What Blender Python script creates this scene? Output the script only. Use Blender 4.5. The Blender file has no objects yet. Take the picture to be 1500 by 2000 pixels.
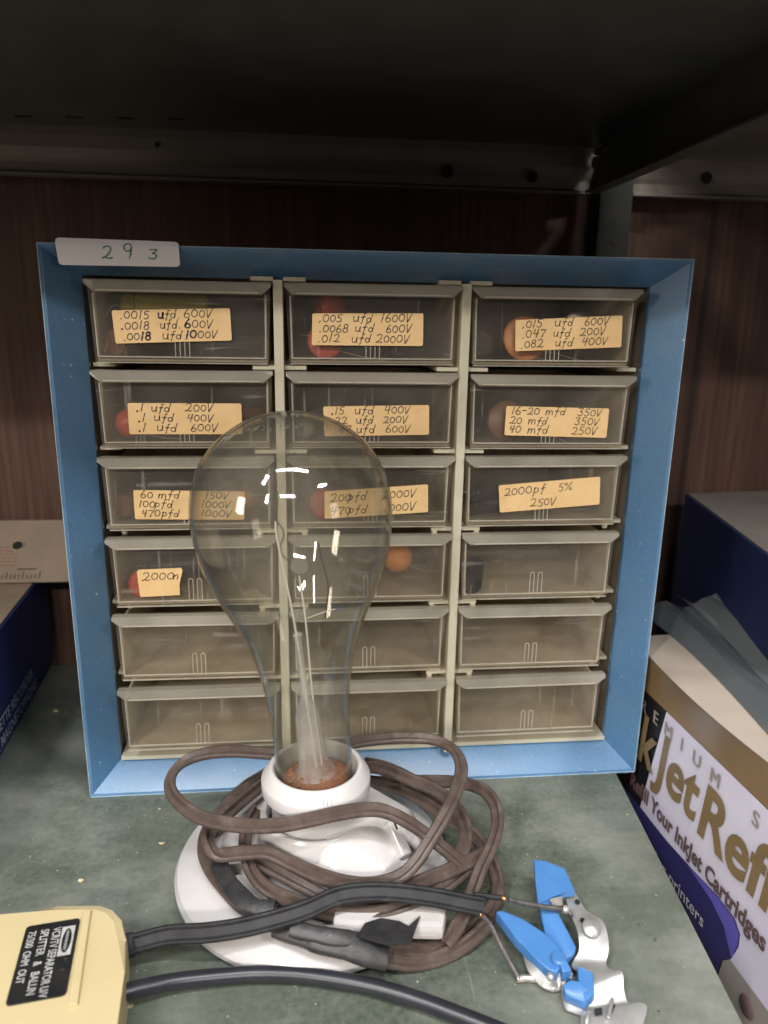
import bpy, bmesh, math, random
from mathutils import Vector, Matrix
random.seed(7)
SC = bpy.context.scene
COL = SC.collection

# ---------------------------------------------------------------- camera, light, exposure
# metres; x to the right along the cabinet front, y into the shelf, z up from the shelf board
cam_d = bpy.data.cameras.new('camera')
cam = bpy.data.objects.new('camera', cam_d); COL.objects.link(cam)
cam.matrix_world = Matrix(((0.9947751, 0.0098042, -0.1016187, -0.0406172), (-0.1007298, 0.2562329, -0.9613523, -0.4269037), (0.0166127, 0.9665654, 0.2558817, 0.2993965), (0.0000000, 0.0000000, 0.0000000, 1.0000000)))
cam_d.sensor_fit = 'VERTICAL'; cam_d.sensor_height = 36.0; cam_d.sensor_width = 27.0
cam_d.lens = 26.19
cam_d.clip_start = 0.01; cam_d.clip_end = 50
cam_d.dof.use_dof = True; cam_d.dof.focus_distance = 0.41; cam_d.dof.aperture_fstop = 7.0
SC.camera = cam

world = bpy.data.worlds.new('World'); SC.world = world
world.use_nodes = True
wn = world.node_tree.nodes
# the dim room: pale lit floor below, darker shelves and ceiling above
wt = wn.new('ShaderNodeTexCoord'); ws = wn.new('ShaderNodeSeparateXYZ'); wr = wn.new('ShaderNodeMapRange')
wr.inputs[1].default_value = -.45; wr.inputs[2].default_value = .15; wr.inputs[3].default_value = .17; wr.inputs[4].default_value = .032
wl = world.node_tree.links
wl.new(wt.outputs['Generated'], ws.inputs[0]); wl.new(ws.outputs[2], wr.inputs[0]); wl.new(wr.outputs[0], wn['Background'].inputs[1])
wn['Background'].inputs[0].default_value = (1.0, 0.88, 0.78, 1)

def area_lamp(name, loc, aim, sx, sy, power, color):
    d = bpy.data.lights.new(name, 'AREA'); d.shape = 'RECTANGLE'
    d.size = sx; d.size_y = sy; d.energy = power; d.color = color
    o = bpy.data.objects.new(name, d); COL.objects.link(o)
    o.location = loc
    o.rotation_euler = (Vector(aim) - Vector(loc)).to_track_quat('-Z', 'Y').to_euler()
    return o
for lx, ly, lz, ls, lw, lp, lc in (
        (-.02, -.74, 1.36, .80, .05, 13.5, (1., .99, .98)), (-.78, -1.02, 1.36, .05, .30, 11.5, (1., .99, .98)),
        (1.05, -1.25, 1.36, .40, .05, 12.5, (1., .98, .95)),
        (-.2, -2.5, 1.42, .7, .07, 26, (1., .94, .87)), (-1.5, -2.8, 1.45, .10, .60, 26, (1., .92, .84)),
        (-3.0, -2.0, .9, .5, .8, 22, (1., .86, .72)), (3.0, -2.6, .8, .7, .8, 6, (1., .86, .74))):  # last two are added side fills for the rear rim and wall
    area_lamp('ceiling_or_fill_lamp', (lx, ly, lz), (0, 0, .05), ls, lw, lp, lc)

SC.view_settings.view_transform = 'Standard'
try: SC.view_settings.look = 'None'
except Exception: pass
SC.view_settings.gamma = 1.0
SC.view_settings.exposure = 0.3
SC.render.engine = 'CYCLES'
cy = SC.cycles
cy.use_denoising = True
cy.max_bounces = 10; cy.transparent_max_bounces = 40; cy.transmission_bounces = 8
cy.glossy_bounces = 5; cy.diffuse_bounces = 4
cy.caustics_reflective = False; cy.caustics_refractive = False
cy.sample_clamp_indirect = 6

# ---------------------------------------------------------------- materials
def _nt(name):
    m = bpy.data.materials.new(name); m.use_nodes = True
    nt = m.node_tree; nt.nodes.clear()
    return m, nt
def _link(nt, a, b): nt.links.new(a, b)
def noise_fac(nt, scale, detail=4, lo=.35, hi=.65, stretch=(1, 1, 1), rough=.55, seed=0.):
    tc = nt.nodes.new('ShaderNodeTexCoord'); mp = nt.nodes.new('ShaderNodeMapping')
    mp.inputs['Scale'].default_value = stretch; mp.inputs['Location'].default_value = (seed, seed * .7, seed * .3)
    nz = nt.nodes.new('ShaderNodeTexNoise'); nz.inputs['Scale'].default_value = scale
    nz.inputs['Detail'].default_value = detail; nz.inputs['Roughness'].default_value = rough
    mr = nt.nodes.new('ShaderNodeMapRange'); mr.inputs[1].default_value = lo; mr.inputs[2].default_value = hi
    oi = nt.nodes.new('ShaderNodeObjectInfo'); va = nt.nodes.new('ShaderNodeVectorMath'); va.operation = 'MULTIPLY_ADD'
    va.inputs[1].default_value = (9, 5, 7); _link(nt, oi.outputs['Random'], va.inputs[0]); _link(nt, tc.outputs['Object'], va.inputs[2])
    _link(nt, va.outputs[0], mp.inputs[0]); _link(nt, mp.outputs[0], nz.inputs['Vector'])
    _link(nt, nz.outputs[0], mr.inputs[0])
    return mr.outputs[0]
def schlick(nt, f0):
    lw = nt.nodes.new('ShaderNodeLayerWeight'); lw.inputs[0].default_value = .5
    pw = nt.nodes.new('ShaderNodeMath'); pw.operation = 'POWER'; pw.inputs[1].default_value = 5.
    _link(nt, lw.outputs['Facing'], pw.inputs[0])
    ma = nt.nodes.new('ShaderNodeMath'); ma.operation = 'MULTIPLY_ADD'; ma.inputs[1].default_value = 1 - f0; ma.inputs[2].default_value = f0
    _link(nt, pw.outputs[0], ma.inputs[0])
    return ma.outputs[0]
def mixcol(nt, f, a, b):
    mx = nt.nodes.new('ShaderNodeMix'); mx.data_type = 'RGBA'
    if isinstance(f, float): mx.inputs[0].default_value = f
    else: _link(nt, f, mx.inputs[0])
    for i, c in ((6, a), (7, b)):
        if isinstance(c, tuple): mx.inputs[i].default_value = (*c[:3], 1)
        else: _link(nt, c, mx.inputs[i])
    return mx.outputs[2]
def princ(name, c, rough=.5, c2=None, scale=60, lo=.35, hi=.65, stretch=(1, 1, 1), metallic=0., bump=0., bscale=None,
          c3=None, s3=20, lo3=.55, hi3=.7, stretch3=(1, 1, 1), coat=0., spec=.5, sss=0., rough2=None, specks=None):
    m, nt = _nt(name)
    out = nt.nodes.new('ShaderNodeOutputMaterial'); p = nt.nodes.new('ShaderNodeBsdfPrincipled')
    p.inputs['Roughness'].default_value = rough; p.inputs['Metallic'].default_value = metallic
    p.inputs['Coat Weight'].default_value = coat; p.inputs['Coat Roughness'].default_value = .03 if name.startswith('white') else .24; p.inputs['Specular IOR Level'].default_value = spec
    if sss:
        p.inputs['Subsurface Weight'].default_value = sss; p.inputs['Subsurface Radius'].default_value = (.004, .003, .002)
        p.inputs['Subsurface Scale'].default_value = 1.0
    p.inputs['Base Color'].default_value = (*c, 1)
    if c2:
        f = noise_fac(nt, scale, 5, lo, hi, stretch)
        col = mixcol(nt, f, c, c2)
        if c3:
            f3 = noise_fac(nt, s3, 7, lo3, hi3, stretch3, .65, 3.1)
            col = mixcol(nt, f3, col, c3)
            if rough2 is not None:
                mr = nt.nodes.new('ShaderNodeMapRange'); mr.inputs[3].default_value = rough; mr.inputs[4].default_value = rough2
                _link(nt, f3, mr.inputs[0]); _link(nt, mr.outputs[0], p.inputs['Roughness'])
        if specks:
            col = mixcol(nt, noise_fac(nt, specks[0], 2, specks[1], specks[2], (1, 1, 1), .5, 7.7), col, specks[3])
        _link(nt, col, p.inputs['Base Color'])
    if bump:
        b = nt.nodes.new('ShaderNodeBump'); b.inputs['Strength'].default_value = bump; b.inputs['Distance'].default_value = .0008
        _link(nt, noise_fac(nt, bscale or scale, 6, .2, .8, stretch, .6, 1.3), b.inputs['Height'])
        _link(nt, b.outputs[0], p.inputs['Normal'])
    _link(nt, p.outputs[0], out.inputs[0])
    return m
def clear_plastic(name, tint, haze_col, haze_lo, haze_hi, rough=.18, scale=30, stretch=(1, 1, 1), spec=.5, scratch=0.):
    """thin see-through plastic: tinted transparency, a milky dusty film and a gloss"""
    m, nt = _nt(name)
    out = nt.nodes.new('ShaderNodeOutputMaterial')
    tr = nt.nodes.new('ShaderNodeBsdfTransparent'); tr.inputs[0].default_value = (*tint, 1)
    df = nt.nodes.new('ShaderNodeBsdfDiffuse'); df.inputs[0].default_value = (*haze_col, 1)
    tl = nt.nodes.new('ShaderNodeBsdfTranslucent'); tl.inputs[0].default_value = (*haze_col, 1)
    md = nt.nodes.new('ShaderNodeMixShader'); md.inputs[0].default_value = .45
    _link(nt, df.outputs[0], md.inputs[1]); _link(nt, tl.outputs[0], md.inputs[2])
    f = noise_fac(nt, scale, 6, .3, .7, stretch, .6)
    mr = nt.nodes.new('ShaderNodeMapRange'); mr.inputs[3].default_value = haze_lo; mr.inputs[4].default_value = haze_hi
    _link(nt, f, mr.inputs[0])
    hz = mr.outputs[0]
    if scratch:
        for q, st in enumerate(((9, 1, .5), (.6, 1, 8))):
            sf = noise_fac(nt, 34, 3, .66, .72, st, .5, 1.7 + q)
            ma = nt.nodes.new('ShaderNodeMath'); ma.operation = 'MULTIPLY_ADD'; ma.inputs[1].default_value = scratch
            _link(nt, sf, ma.inputs[0]); _link(nt, hz, ma.inputs[2]); hz = ma.outputs[0]
    m1 = nt.nodes.new('ShaderNodeMixShader'); _link(nt, hz, m1.inputs[0])
    _link(nt, tr.outputs[0], m1.inputs[1]); _link(nt, md.outputs[0], m1.inputs[2])
    gl = nt.nodes.new('ShaderNodeBsdfGlossy'); gl.inputs['Roughness'].default_value = rough
    fr = schlick(nt, .04)
    m2 = nt.nodes.new('ShaderNodeMixShader'); _link(nt, fr, m2.inputs[0])
    _link(nt, m1.outputs[0], m2.inputs[1]); _link(nt, gl.outputs[0], m2.inputs[2])
    _link(nt, m2.outputs[0], out.inputs[0])
    return m
def wood(name):
    m, nt = _nt(name)
    out = nt.nodes.new('ShaderNodeOutputMaterial'); p = nt.nodes.new('ShaderNodeBsdfPrincipled')
    p.inputs['Roughness'].default_value = .62; p.inputs['Specular IOR Level'].default_value = .3
    tc = nt.nodes.new('ShaderNodeTexCoord'); mp = nt.nodes.new('ShaderNodeMapping')
    mp.inputs['Scale'].default_value = (1, 1, .06)
    nz = nt.nodes.new('ShaderNodeTexNoise'); nz.inputs['Scale'].default_value = 16; nz.inputs['Detail'].default_value = 3
    _link(nt, tc.outputs['Object'], mp.inputs[0]); _link(nt, mp.outputs[0], nz.inputs['Vector'])
    wv = nt.nodes.new('ShaderNodeMath'); wv.operation = 'MULTIPLY'; wv.inputs[1].default_value = 22
    sn = nt.nodes.new('ShaderNodeMath'); sn.operation = 'SINE'
    _link(nt, nz.outputs[0], wv.inputs[0]); _link(nt, wv.outputs[0], sn.inputs[0])
    mr = nt.nodes.new('ShaderNodeMapRange'); mr.inputs[1].default_value = -1
    _link(nt, sn.outputs[0], mr.inputs[0])
    base = mixcol(nt, mr.outputs[0], (.072, .038, .028), (.115, .062, .044))
    f2 = noise_fac(nt, 260, 4, .35, .7, (1, 1, .035))
    col = mixcol(nt, f2, base, (.048, .025, .018))
    _link(nt, col, p.inputs['Base Color']); _link(nt, p.outputs[0], out.inputs[0])
    return m

BLUE = princ('blue_enamel', (.060, .162, .31), .31, (.092, .212, .375), 700, .3, .7, spec=1.0, coat=.35, specks=(330, .735, .76, (.42, .50, .56)), c3=(.10, .19, .30), s3=14, lo3=.5, hi3=.8, bump=.10, bscale=1400)
CHIP = princ('worn_edge', (.36, .45, .52), .5, (.2, .33, .45), 120)
CREAM = princ('aged_cream_plastic', (.60, .575, .455), .42, (.50, .465, .35), 24, c3=(.38, .32, .2), s3=46, lo3=.6, hi3=.85)
DARKIN = princ('cabinet_inside', (.24, .205, .155), .7, (.15, .125, .09), 18)
TRAY = clear_plastic('drawer_plastic', (.93, .91, .87), (.66, .63, .58), .02, .14, .09, 17, scratch=.20)
TRAYB = clear_plastic('drawer_floor_plastic', (.86, .82, .74), (.80, .72, .58), .48, .85, .3, 26)
LIPM = clear_plastic('drawer_lip_plastic', (.80, .77, .70), (.92, .89, .81), .24, .46, .18, 14, (1, 1, 1))
EDGE = clear_plastic('drawer_edge_plastic', (.85, .82, .74), (.92, .88, .78), .50, .78, .2, 60)
PAPER = princ('yellowed_label', (.80, .56, .285), .62, (.74, .50, .23), 55, c3=(.60, .37, .16), s3=90, lo3=.58, hi3=.9, bump=.2)
INK = princ('pencil_ink', (.05, .042, .036), .6, (.11, .085, .06), 420)
INKD = princ('dark_pen_ink', (.02, .02, .025), .5)
WHITEST = princ('white_sticker', (.86, .84, .88), .55, (.82, .80, .83), 40)
GREENINK = princ('green_pen_ink', (.03, .20, .11), .5)
PORC = princ('white_porcelain', (.54, .525, .52), .24, (.50, .48, .465), 22, c3=(.62, .57, .5), s3=34, lo3=.62, hi3=.9, coat=.12)
PORCM = princ('matte_porcelain', (.56, .55, .545), .34, (.51, .495, .485), 30)
CORD = princ('brown_cord_rubber', (.068, .047, .039), .44, (.112, .084, .072), 130, .3, .75, c3=(.20, .165, .145), s3=50, lo3=.55, hi3=.85, bump=.25, bscale=500)
TAPE = princ('black_tape', (.018, .018, .02), .42, (.035, .034, .035), 90, c3=(.16, .15, .14), s3=170, lo3=.66, hi3=.85, bump=.35, bscale=160)
BLACK = princ('black_rubber', (.010, .010, .012), .55, (.02, .02, .022), 120, c3=(.11, .105, .10), s3=70, lo3=.60, hi3=.85, stretch3=(1, 1, 1), bump=.15, spec=.35)
BLACKG = princ('black_vinyl', (.016, .017, .024), .33, (.024, .025, .033), 80, c3=(.09, .09, .09), s3=420, lo3=.68, hi3=.8)
SLOT = princ('dark_slot', (.01, .009, .008), .8)
COPPER = princ('copper_wire', (.75, .30, .11), .3, metallic=1.)
OLDWIRE = princ('tarnished_wire', (.075, .07, .07), .45, (.14, .125, .12), 300, metallic=.5)
SOLDER = princ('solder', (.58, .54, .5), .4, (.42, .38, .33), 260, metallic=.6)
IVORY = princ('yellow_plastic', (.58, .485, .28), .36, (.54, .445, .25), 16, c3=(.43, .33, .18), s3=60, lo3=.66, hi3=.9, sss=.1)
PLATE = princ('black_name_plate', (.012, .012, .013), .35, (.02, .02, .02), 100, c3=(.10, .10, .095), s3=330, lo3=.62, hi3=.8)
SILVERPR = princ('silver_print', (.50, .50, .48), .4, (.36, .36, .35), 330)
METAL = princ('spring_steel', (.56, .56, .555), .34, (.46, .46, .455), 90, metallic=.6, c3=(.46, .44, .41), s3=120, lo3=.6, hi3=.85, bump=.1)
CLIPBLUE = princ('blue_nylon', (.058, .19, .46), .34, (.075, .215, .50), 60, c3=(.2, .42, .74), s3=240, lo3=.64, hi3=.85, sss=.1)
def shelf_paint(name):
    m, nt = _nt(name)
    out = nt.nodes.new('ShaderNodeOutputMaterial'); p = nt.nodes.new('ShaderNodeBsdfPrincipled')
    col = mixcol(nt, noise_fac(nt, 9, 6, .32, .68), (.052, .072, .052), (.105, .125, .098))
    col = mixcol(nt, noise_fac(nt, 300, 3, .3, .75), col, (.125, .14, .115))
    dust = noise_fac(nt, 7.5, 9, .44, .86, (1, 1.3, 1), .68, 4.4)
    col = mixcol(nt, dust, col, (.35, .355, .32))
    sc = noise_fac(nt, 26, 5, .66, .74, (6, .25, 1), .6, 2.2)
    col = mixcol(nt, sc, col, (.24, .245, .215))
    ch = noise_fac(nt, 85, 4, .70, .73, (1, 1, 1), .6, 9.1)
    col = mixcol(nt, ch, col, (.035, .033, .028))
    sp = noise_fac(nt, 420, 2, .73, .78, (1, 1, 1), .5, 5.5)
    col = mixcol(nt, sp, col, (.5, .49, .45))
    _link(nt, col, p.inputs['Base Color'])
    mr = nt.nodes.new('ShaderNodeMapRange'); mr.inputs[3].default_value = .36; mr.inputs[4].default_value = .65
    _link(nt, dust, mr.inputs[0]); _link(nt, mr.outputs[0], p.inputs['Roughness'])
    b = nt.nodes.new('ShaderNodeBump'); b.inputs['Strength'].default_value = .15; b.inputs['Distance'].default_value = .0006
    _link(nt, noise_fac(nt, 500, 5, .2, .8), b.inputs['Height']); _link(nt, b.outputs[0], p.inputs['Normal'])
    _link(nt, p.outputs[0], out.inputs[0])
    return m
SHELF = shelf_paint('green_shelf_enamel')
STEEL = princ('dark_green_steel', (.075, .078, .066), .45, (.10, .10, .086), 30, bump=.08, bscale=500)
STEELN = princ('grey_brown_steel', (.15, .13, .112), .45, (.18, .158, .135), 30, bump=.05, bscale=500)
BOLT = princ('zinc_bolt', (.20, .19, .175), .45, metallic=.6)
WOOD = wood('dark_wood_panel')
GROOVE = princ('panel_groove', (.022, .012, .010), .7)
NAVY = princ('navy_carton', (.012, .026, .125), .5, (.016, .034, .15), 40)
BLACKPR = princ('black_carton', (.012, .011, .014), .4)
BROWNPR = princ('brown_print', (.235, .150, .070), .38, (.26, .17, .085), 30, coat=.25)
WHITEPR = princ('white_print', (.72, .70, .84), .42, (.66, .64, .78), 30, coat=.2)
GOLDPR = princ('gold_print', (.19, .135, .065), .4, (.24, .17, .085), 40)
GREYPR = princ('grey_print', (.30, .275, .25), .45)
VIOLETPR = princ('violet_print', (.10, .085, .42), .4, (.14, .12, .5), 20)
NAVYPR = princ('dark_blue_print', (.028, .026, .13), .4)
TEXTW = princ('pale_lettering', (.55, .55, .58), .5)
KRAFT = princ('kraft_board', (.42, .34, .25), .7, (.36, .29, .21), 60)
BEIGE = princ('beige_board', (.42, .36, .305), .55, (.37, .315, .265), 25)
GREYB = princ('grey_board', (.20, .185, .165), .6, (.17, .155, .14), 30)
RULER = princ('tan_ruler_card', (.30, .235, .18), .55, (.25, .20, .15), 30)
REDPR = princ('faded_red_print', (.26, .12, .09), .6)
POUCH = princ('dark_plastic_wrap', (.060, .068, .072), .24, (.12, .13, .135), 14, stretch=(1, .12, 1), bump=.5, bscale=35, coat=.5)
WRAP = clear_plastic('clear_wrap', (.90, .92, .95), (.60, .62, .66), .10, .42, .16, 22, (1, .12, 1), scratch=.2)
CRUMB = princ('crumb', (.55, .47, .30), .8, (.4, .34, .2), 600)
CEMENT = princ('base_cement', (.30, .105, .045), .75, (.20, .075, .035), 260, bump=.8, bscale=380)
STEMG = clear_plastic('stem_glass', (.93, .92, .93), (.90, .88, .90), .10, .55, .05, 90, (1, 1, .10))
TUNG = princ('filament_wire', (.05, .045, .045), .4, metallic=.6)
SUPPORT = princ('support_wire', (.80, .74, .64), .3, metallic=.35)
GETTER = princ('heat_disc', (.12, .10, .085), .5, metallic=.3)
FROSTW = princ('red_capacitor', (.50, .07, .035), .35)
ORANGEC = princ('orange_capacitor', (.62, .25, .08), .4)
BROWNC = princ('brown_capacitor', (.16, .07, .03), .4)
SILVC = princ('silver_can', (.5, .5, .48), .35, metallic=.7)
YELC = princ('yellow_capacitor', (.48, .42, .10), .45)
BLACKC = princ('black_capacitor', (.015, .015, .017), .35)
LEADW = princ('tinned_lead', (.6, .56, .48), .3, metallic=.9)

def glass_mat():
    m, nt = _nt('bulb_glass')
    out = nt.nodes.new('ShaderNodeOutputMaterial')
    lw = nt.nodes.new('ShaderNodeLayerWeight'); lw.inputs[0].default_value = .28
    tc = mixcol(nt, lw.outputs['Facing'], (.99, .986, .968), (.70, .70, .66))
    tr = nt.nodes.new('ShaderNodeBsdfTransparent'); _link(nt, tc, tr.inputs[0])
    df = nt.nodes.new('ShaderNodeBsdfDiffuse'); df.inputs[0].default_value = (.56, .52, .43, 1)
    f = noise_fac(nt, 24, 7, .35, .75, (1, 1, 1), .65)
    mr = nt.nodes.new('ShaderNodeMapRange'); mr.inputs[3].default_value = .008; mr.inputs[4].default_value = .075
    _link(nt, f, mr.inputs[0])
    m1 = nt.nodes.new('ShaderNodeMixShader'); _link(nt, mr.outputs[0], m1.inputs[0])
    _link(nt, tr.outputs[0], m1.inputs[1]); _link(nt, df.outputs[0], m1.inputs[2])
    gl = nt.nodes.new('ShaderNodeBsdfGlossy'); gl.inputs['Roughness'].default_value = .035
    fr = schlick(nt, .045)
    bp = nt.nodes.new('ShaderNodeBump'); bp.inputs['Strength'].default_value = .22; bp.inputs['Distance'].default_value = .002
    _link(nt, noise_fac(nt, 26, 2, .2, .8, (1, 1, .5)), bp.inputs['Height']); _link(nt, bp.outputs[0], gl.inputs['Normal'])
    m2 = nt.nodes.new('ShaderNodeMixShader'); _link(nt, fr, m2.inputs[0])
    _link(nt, m1.outputs[0], m2.inputs[1]); _link(nt, gl.outputs[0], m2.inputs[2])
    _link(nt, m2.outputs[0], out.inputs[0])
    return m
GLASS = glass_mat()

# ---------------------------------------------------------------- mesh helpers
V = Vector
class MB:
    def __init__(self): self.bm = bmesh.new()
    def _faces(self, vs, faces, mi, smooth):
        bv = [self.bm.verts.new(v) for v in vs]
        out = []
        for f in faces:
            try: fc = self.bm.faces.new([bv[i] for i in f])
            except ValueError: continue
            fc.material_index = mi; fc.smooth = smooth; out.append(fc)
        return bv, out
    def box(self, lo, hi, mi=0, mat=None, bev=0.):
        (x0, y0, z0), (x1, y1, z1) = lo, hi
        vs = [V((x, y, z)) for x in (x0, x1) for y in (y0, y1) for z in (z0, z1)]
        if mat is not None: vs = [mat @ v for v in vs]
        fs = [(0, 1, 3, 2), (4, 6, 7, 5), (0, 4, 5, 1), (2, 3, 7, 6), (0, 2, 6, 4), (1, 5, 7, 3)]
        bv, of = self._faces(vs, fs, mi, False)
        if bev:
            es = list({e for f in of for e in f.edges})
            r = bmesh.ops.bevel(self.bm, geom=es, offset=bev, segments=3, profile=.6, affect='EDGES', material=mi)
            for f in r['faces']: f.smooth = True
        return self
    def poly(self, pts, mi=0, smooth=False):
        self._faces([V(p) for p in pts], [tuple(range(len(pts)))], mi, smooth); return self
    def grid(self, rows, mi=0, smooth=True, close=False):
        n = len(rows[0]); vs = [V(p) for r in rows for p in r]; fs = []
        for i in range(len(rows) - 1):
            for j in range(n if close else n - 1):
                k = (j + 1) % n
                fs.append((i * n + j, i * n + k, (i + 1) * n + k, (i + 1) * n + j))
        self._faces(vs, fs, mi, smooth); return self
    def lathe(self, prof, org=(0, 0, 0), axis=(0, 0, 1), seg=64, mi=0, cap0=False, cap1=False, smooth=True):
        q = V((0, 0, 1)).rotation_difference(V(axis)).to_matrix(); o = V(org)
        rows = [[o + q @ V((r * math.cos(2 * math.pi * k / seg), r * math.sin(2 * math.pi * k / seg), h)) for k in range(seg)] for r, h in prof]
        self.grid(rows, mi, smooth, True)
        if cap0: self.poly(rows[0][::-1], mi)
        if cap1: self.poly(rows[-1], mi)
        return self
    def sweep(self, path, prof, up=(0, -.55, .83), mi=0, smooth=True, caps=True, scale=None, ups=None):
        """prof: (a, b) points, a along the flat axis, b along the normal"""
        P = [V(p) for p in path]; n = len(P); rows = []
        for i, p in enumerate(P):
            t = (P[min(i + 1, n - 1)] - P[max(i - 1, 0)]).normalized()
            u = V(ups[i]) if ups else V(up)
            w = t.cross(u)
            if w.length < 1e-4: w = t.cross(V((1, .2, 0)))
            w.normalize(); nn = w.cross(t).normalized()
            s = scale[i] if scale else 1.
            rows.append([p + w * a * s + nn * b * s for a, b in prof])
        self.grid(rows, mi, smooth, True)
        if caps: self.poly(rows[0][::-1], mi); self.poly(rows[-1], mi)
        return self
    def tube(self, path, r, mi=0, seg=14, scale=None):
        return self.sweep(path, [(r * math.cos(2 * math.pi * k / seg), r * math.sin(2 * math.pi * k / seg)) for k in range(seg)], mi=mi, scale=scale)
    def prism(self, pts, depth, mi=0, bev=0.):
        """pts: outline; depth: vector to the other face"""
        a = [V(p) for p in pts]; d = V(depth); n = len(a)
        vs = a + [p + d for p in a]
        fs = [tuple(range(n))[::-1], tuple(range(n, 2 * n))] + [(i, (i + 1) % n, n + (i + 1) % n, n + i) for i in range(n)]
        bv, of = self._faces(vs, fs, mi, False)
        if bev:
            es = list({e for f in of for e in f.edges})
            r = bmesh.ops.bevel(self.bm, geom=es, offset=bev, segments=2, profile=.6, affect='EDGES', material=mi)
            for f in r['faces']: f.smooth = True
        return self
    def hull(self, pts, mi=0, bev=0., seg=3):
        b2 = bmesh.new()
        for p in pts: b2.verts.new(p)
        r = bmesh.ops.convex_hull(b2, input=b2.verts[:])
        bmesh.ops.delete(b2, geom=[v for v in b2.verts if not v.link_faces], context='VERTS')
        bmesh.ops.dissolve_limit(b2, angle_limit=.05, verts=b2.verts[:], edges=b2.edges[:])
        if bev: bmesh.ops.bevel(b2, geom=b2.edges[:], offset=bev, segments=seg, profile=.5, affect='EDGES', clamp_overlap=True)
        mp = {v: self.bm.verts.new(v.co) for v in b2.verts}
        for f in b2.faces:
            try: nf = self.bm.faces.new([mp[v] for v in f.verts])
            except ValueError: continue
            nf.material_index = mi; nf.smooth = bool(bev)
        b2.free(); return self
    def stroke(self, pts, w, fn, mi=1):
        """pen stroke: flat ribbon in 2-D, carried to space by fn(u, v)"""
        n = len(pts)
        if n == 1: pts = [pts[0], (pts[0][0] + w * .6, pts[0][1] + w * .1)]; n = 2
        L = []; R = []
        for i in range(n):
            a = pts[max(i - 1, 0)]; b = pts[min(i + 1, n - 1)]
            dx, dy = b[0] - a[0], b[1] - a[1]; l = math.hypot(dx, dy) or 1e-6
            ww = w * (.42 + .12 * math.sin(i * 1.7 + pts[0][0] * 50))
            nx, ny = -dy / l * ww, dx / l * ww
            e = w * .35 if i == n - 1 else (-w * .35 if i == 0 else 0)
            x, y = pts[i][0] + dx / l * e, pts[i][1] + dy / l * e
            L.append(fn(x + nx, y + ny)); R.append(fn(x - nx, y - ny))
        self.grid([L, R], mi, False); return self
    def text(self, s, size, fn, mi=1, bold=0., xs=1., align='LEFT', shear=0., space=1.):
        cu = bpy.data.curves.new('writing', 'FONT'); cu.body = s; cu.size = size; cu.offset = bold; cu.align_x = align
        cu.shear = shear; cu.space_character = space; cu.resolution_u = 4
        o = bpy.data.objects.new('writing', cu); COL.objects.link(o)
        dg = bpy.context.evaluated_depsgraph_get(); dg.update()
        me = bpy.data.meshes.new_from_object(o.evaluated_get(dg))
        vs = [fn(v.co.x * xs, v.co.y) for v in me.vertices]
        self._faces(vs, [tuple(p.vertices) for p in me.polygons], mi, False)
        bpy.data.objects.remove(o); bpy.data.curves.remove(cu); bpy.data.meshes.remove(me)
        return self
    def build(self, name, mats, parent=None, recalc=True, origin=None):
        if recalc: bmesh.ops.recalc_face_normals(self.bm, faces=self.bm.faces[:])
        for e in self.bm.edges:
            if len(e.link_faces) == 2 and e.calc_face_angle(0) > math.radians(29): e.smooth = False
        me = bpy.data.meshes.new(name)
        if origin is not None: bmesh.ops.translate(self.bm, verts=self.bm.verts[:], vec=-V(origin))
        self.bm.to_mesh(me); self.bm.free()
        for m in (mats if isinstance(mats, (list, tuple)) else [mats]): me.materials.append(m)
        o = bpy.data.objects.new(name, me); COL.objects.link(o)
        if origin is not None: o.location = origin
        if parent is not None:
            o.parent = parent
            pm = Matrix.Translation(-V(abs_loc(parent)))
            o.location = V(o.location) - V(abs_loc(parent))
        return o
def abs_loc(o):
    l = V(o.location); p = o.parent
    while p is not None: l = l + V(p.location); p = p.parent
    return l
def tag(o, label, cat, group=None):
    o['label'] = label; o['category'] = cat
    if group: o['group'] = group
    return o
def thing(name, label, cat, loc=(0, 0, 0), group=None):
    o = bpy.data.objects.new(name, None); COL.objects.link(o); o.location = loc; o.empty_display_size = .01
    return tag(o, label, cat, group)
def crom(pts, n=8, closed=False):
    P = [V(p) for p in pts]; N = len(P); out = []
    rng = range(N if closed else N - 1)
    for i in rng:
        p1, p2 = P[i], P[(i + 1) % N]
        p0 = P[(i - 1) % N] if (closed or i > 0) else p1 * 2 - p2
        p3 = P[(i + 2) % N] if (closed or i < N - 2) else p2 * 2 - p1
        for k in range(n):
            t = k / n
            out.append(.5 * ((2 * p1) + (p2 - p0) * t + (2 * p0 - 5 * p1 + 4 * p2 - p3) * t * t + (3 * p1 - p0 - 3 * p2 + p3) * t ** 3))
    if not closed: out.append(P[-1])
    return out
def rrect(x0, y0, x1, y1, r, n=4):
    out = []
    for cx, cy_, a in ((x1 - r, y1 - r, 0), (x0 + r, y1 - r, 90), (x0 + r, y0 + r, 180), (x1 - r, y0 + r, 270)):
        for k in range(n + 1):
            t = math.radians(a + 90 * k / n); out.append((cx + r * math.cos(t), cy_ + r * math.sin(t)))
    return out
def plane(o, u, v):
    o, u, v = V(o), V(u), V(v)
    n = u.cross(v).normalized()
    return lambda h=0.: (lambda x, y: o + u * x + v * y + n * h)

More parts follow.
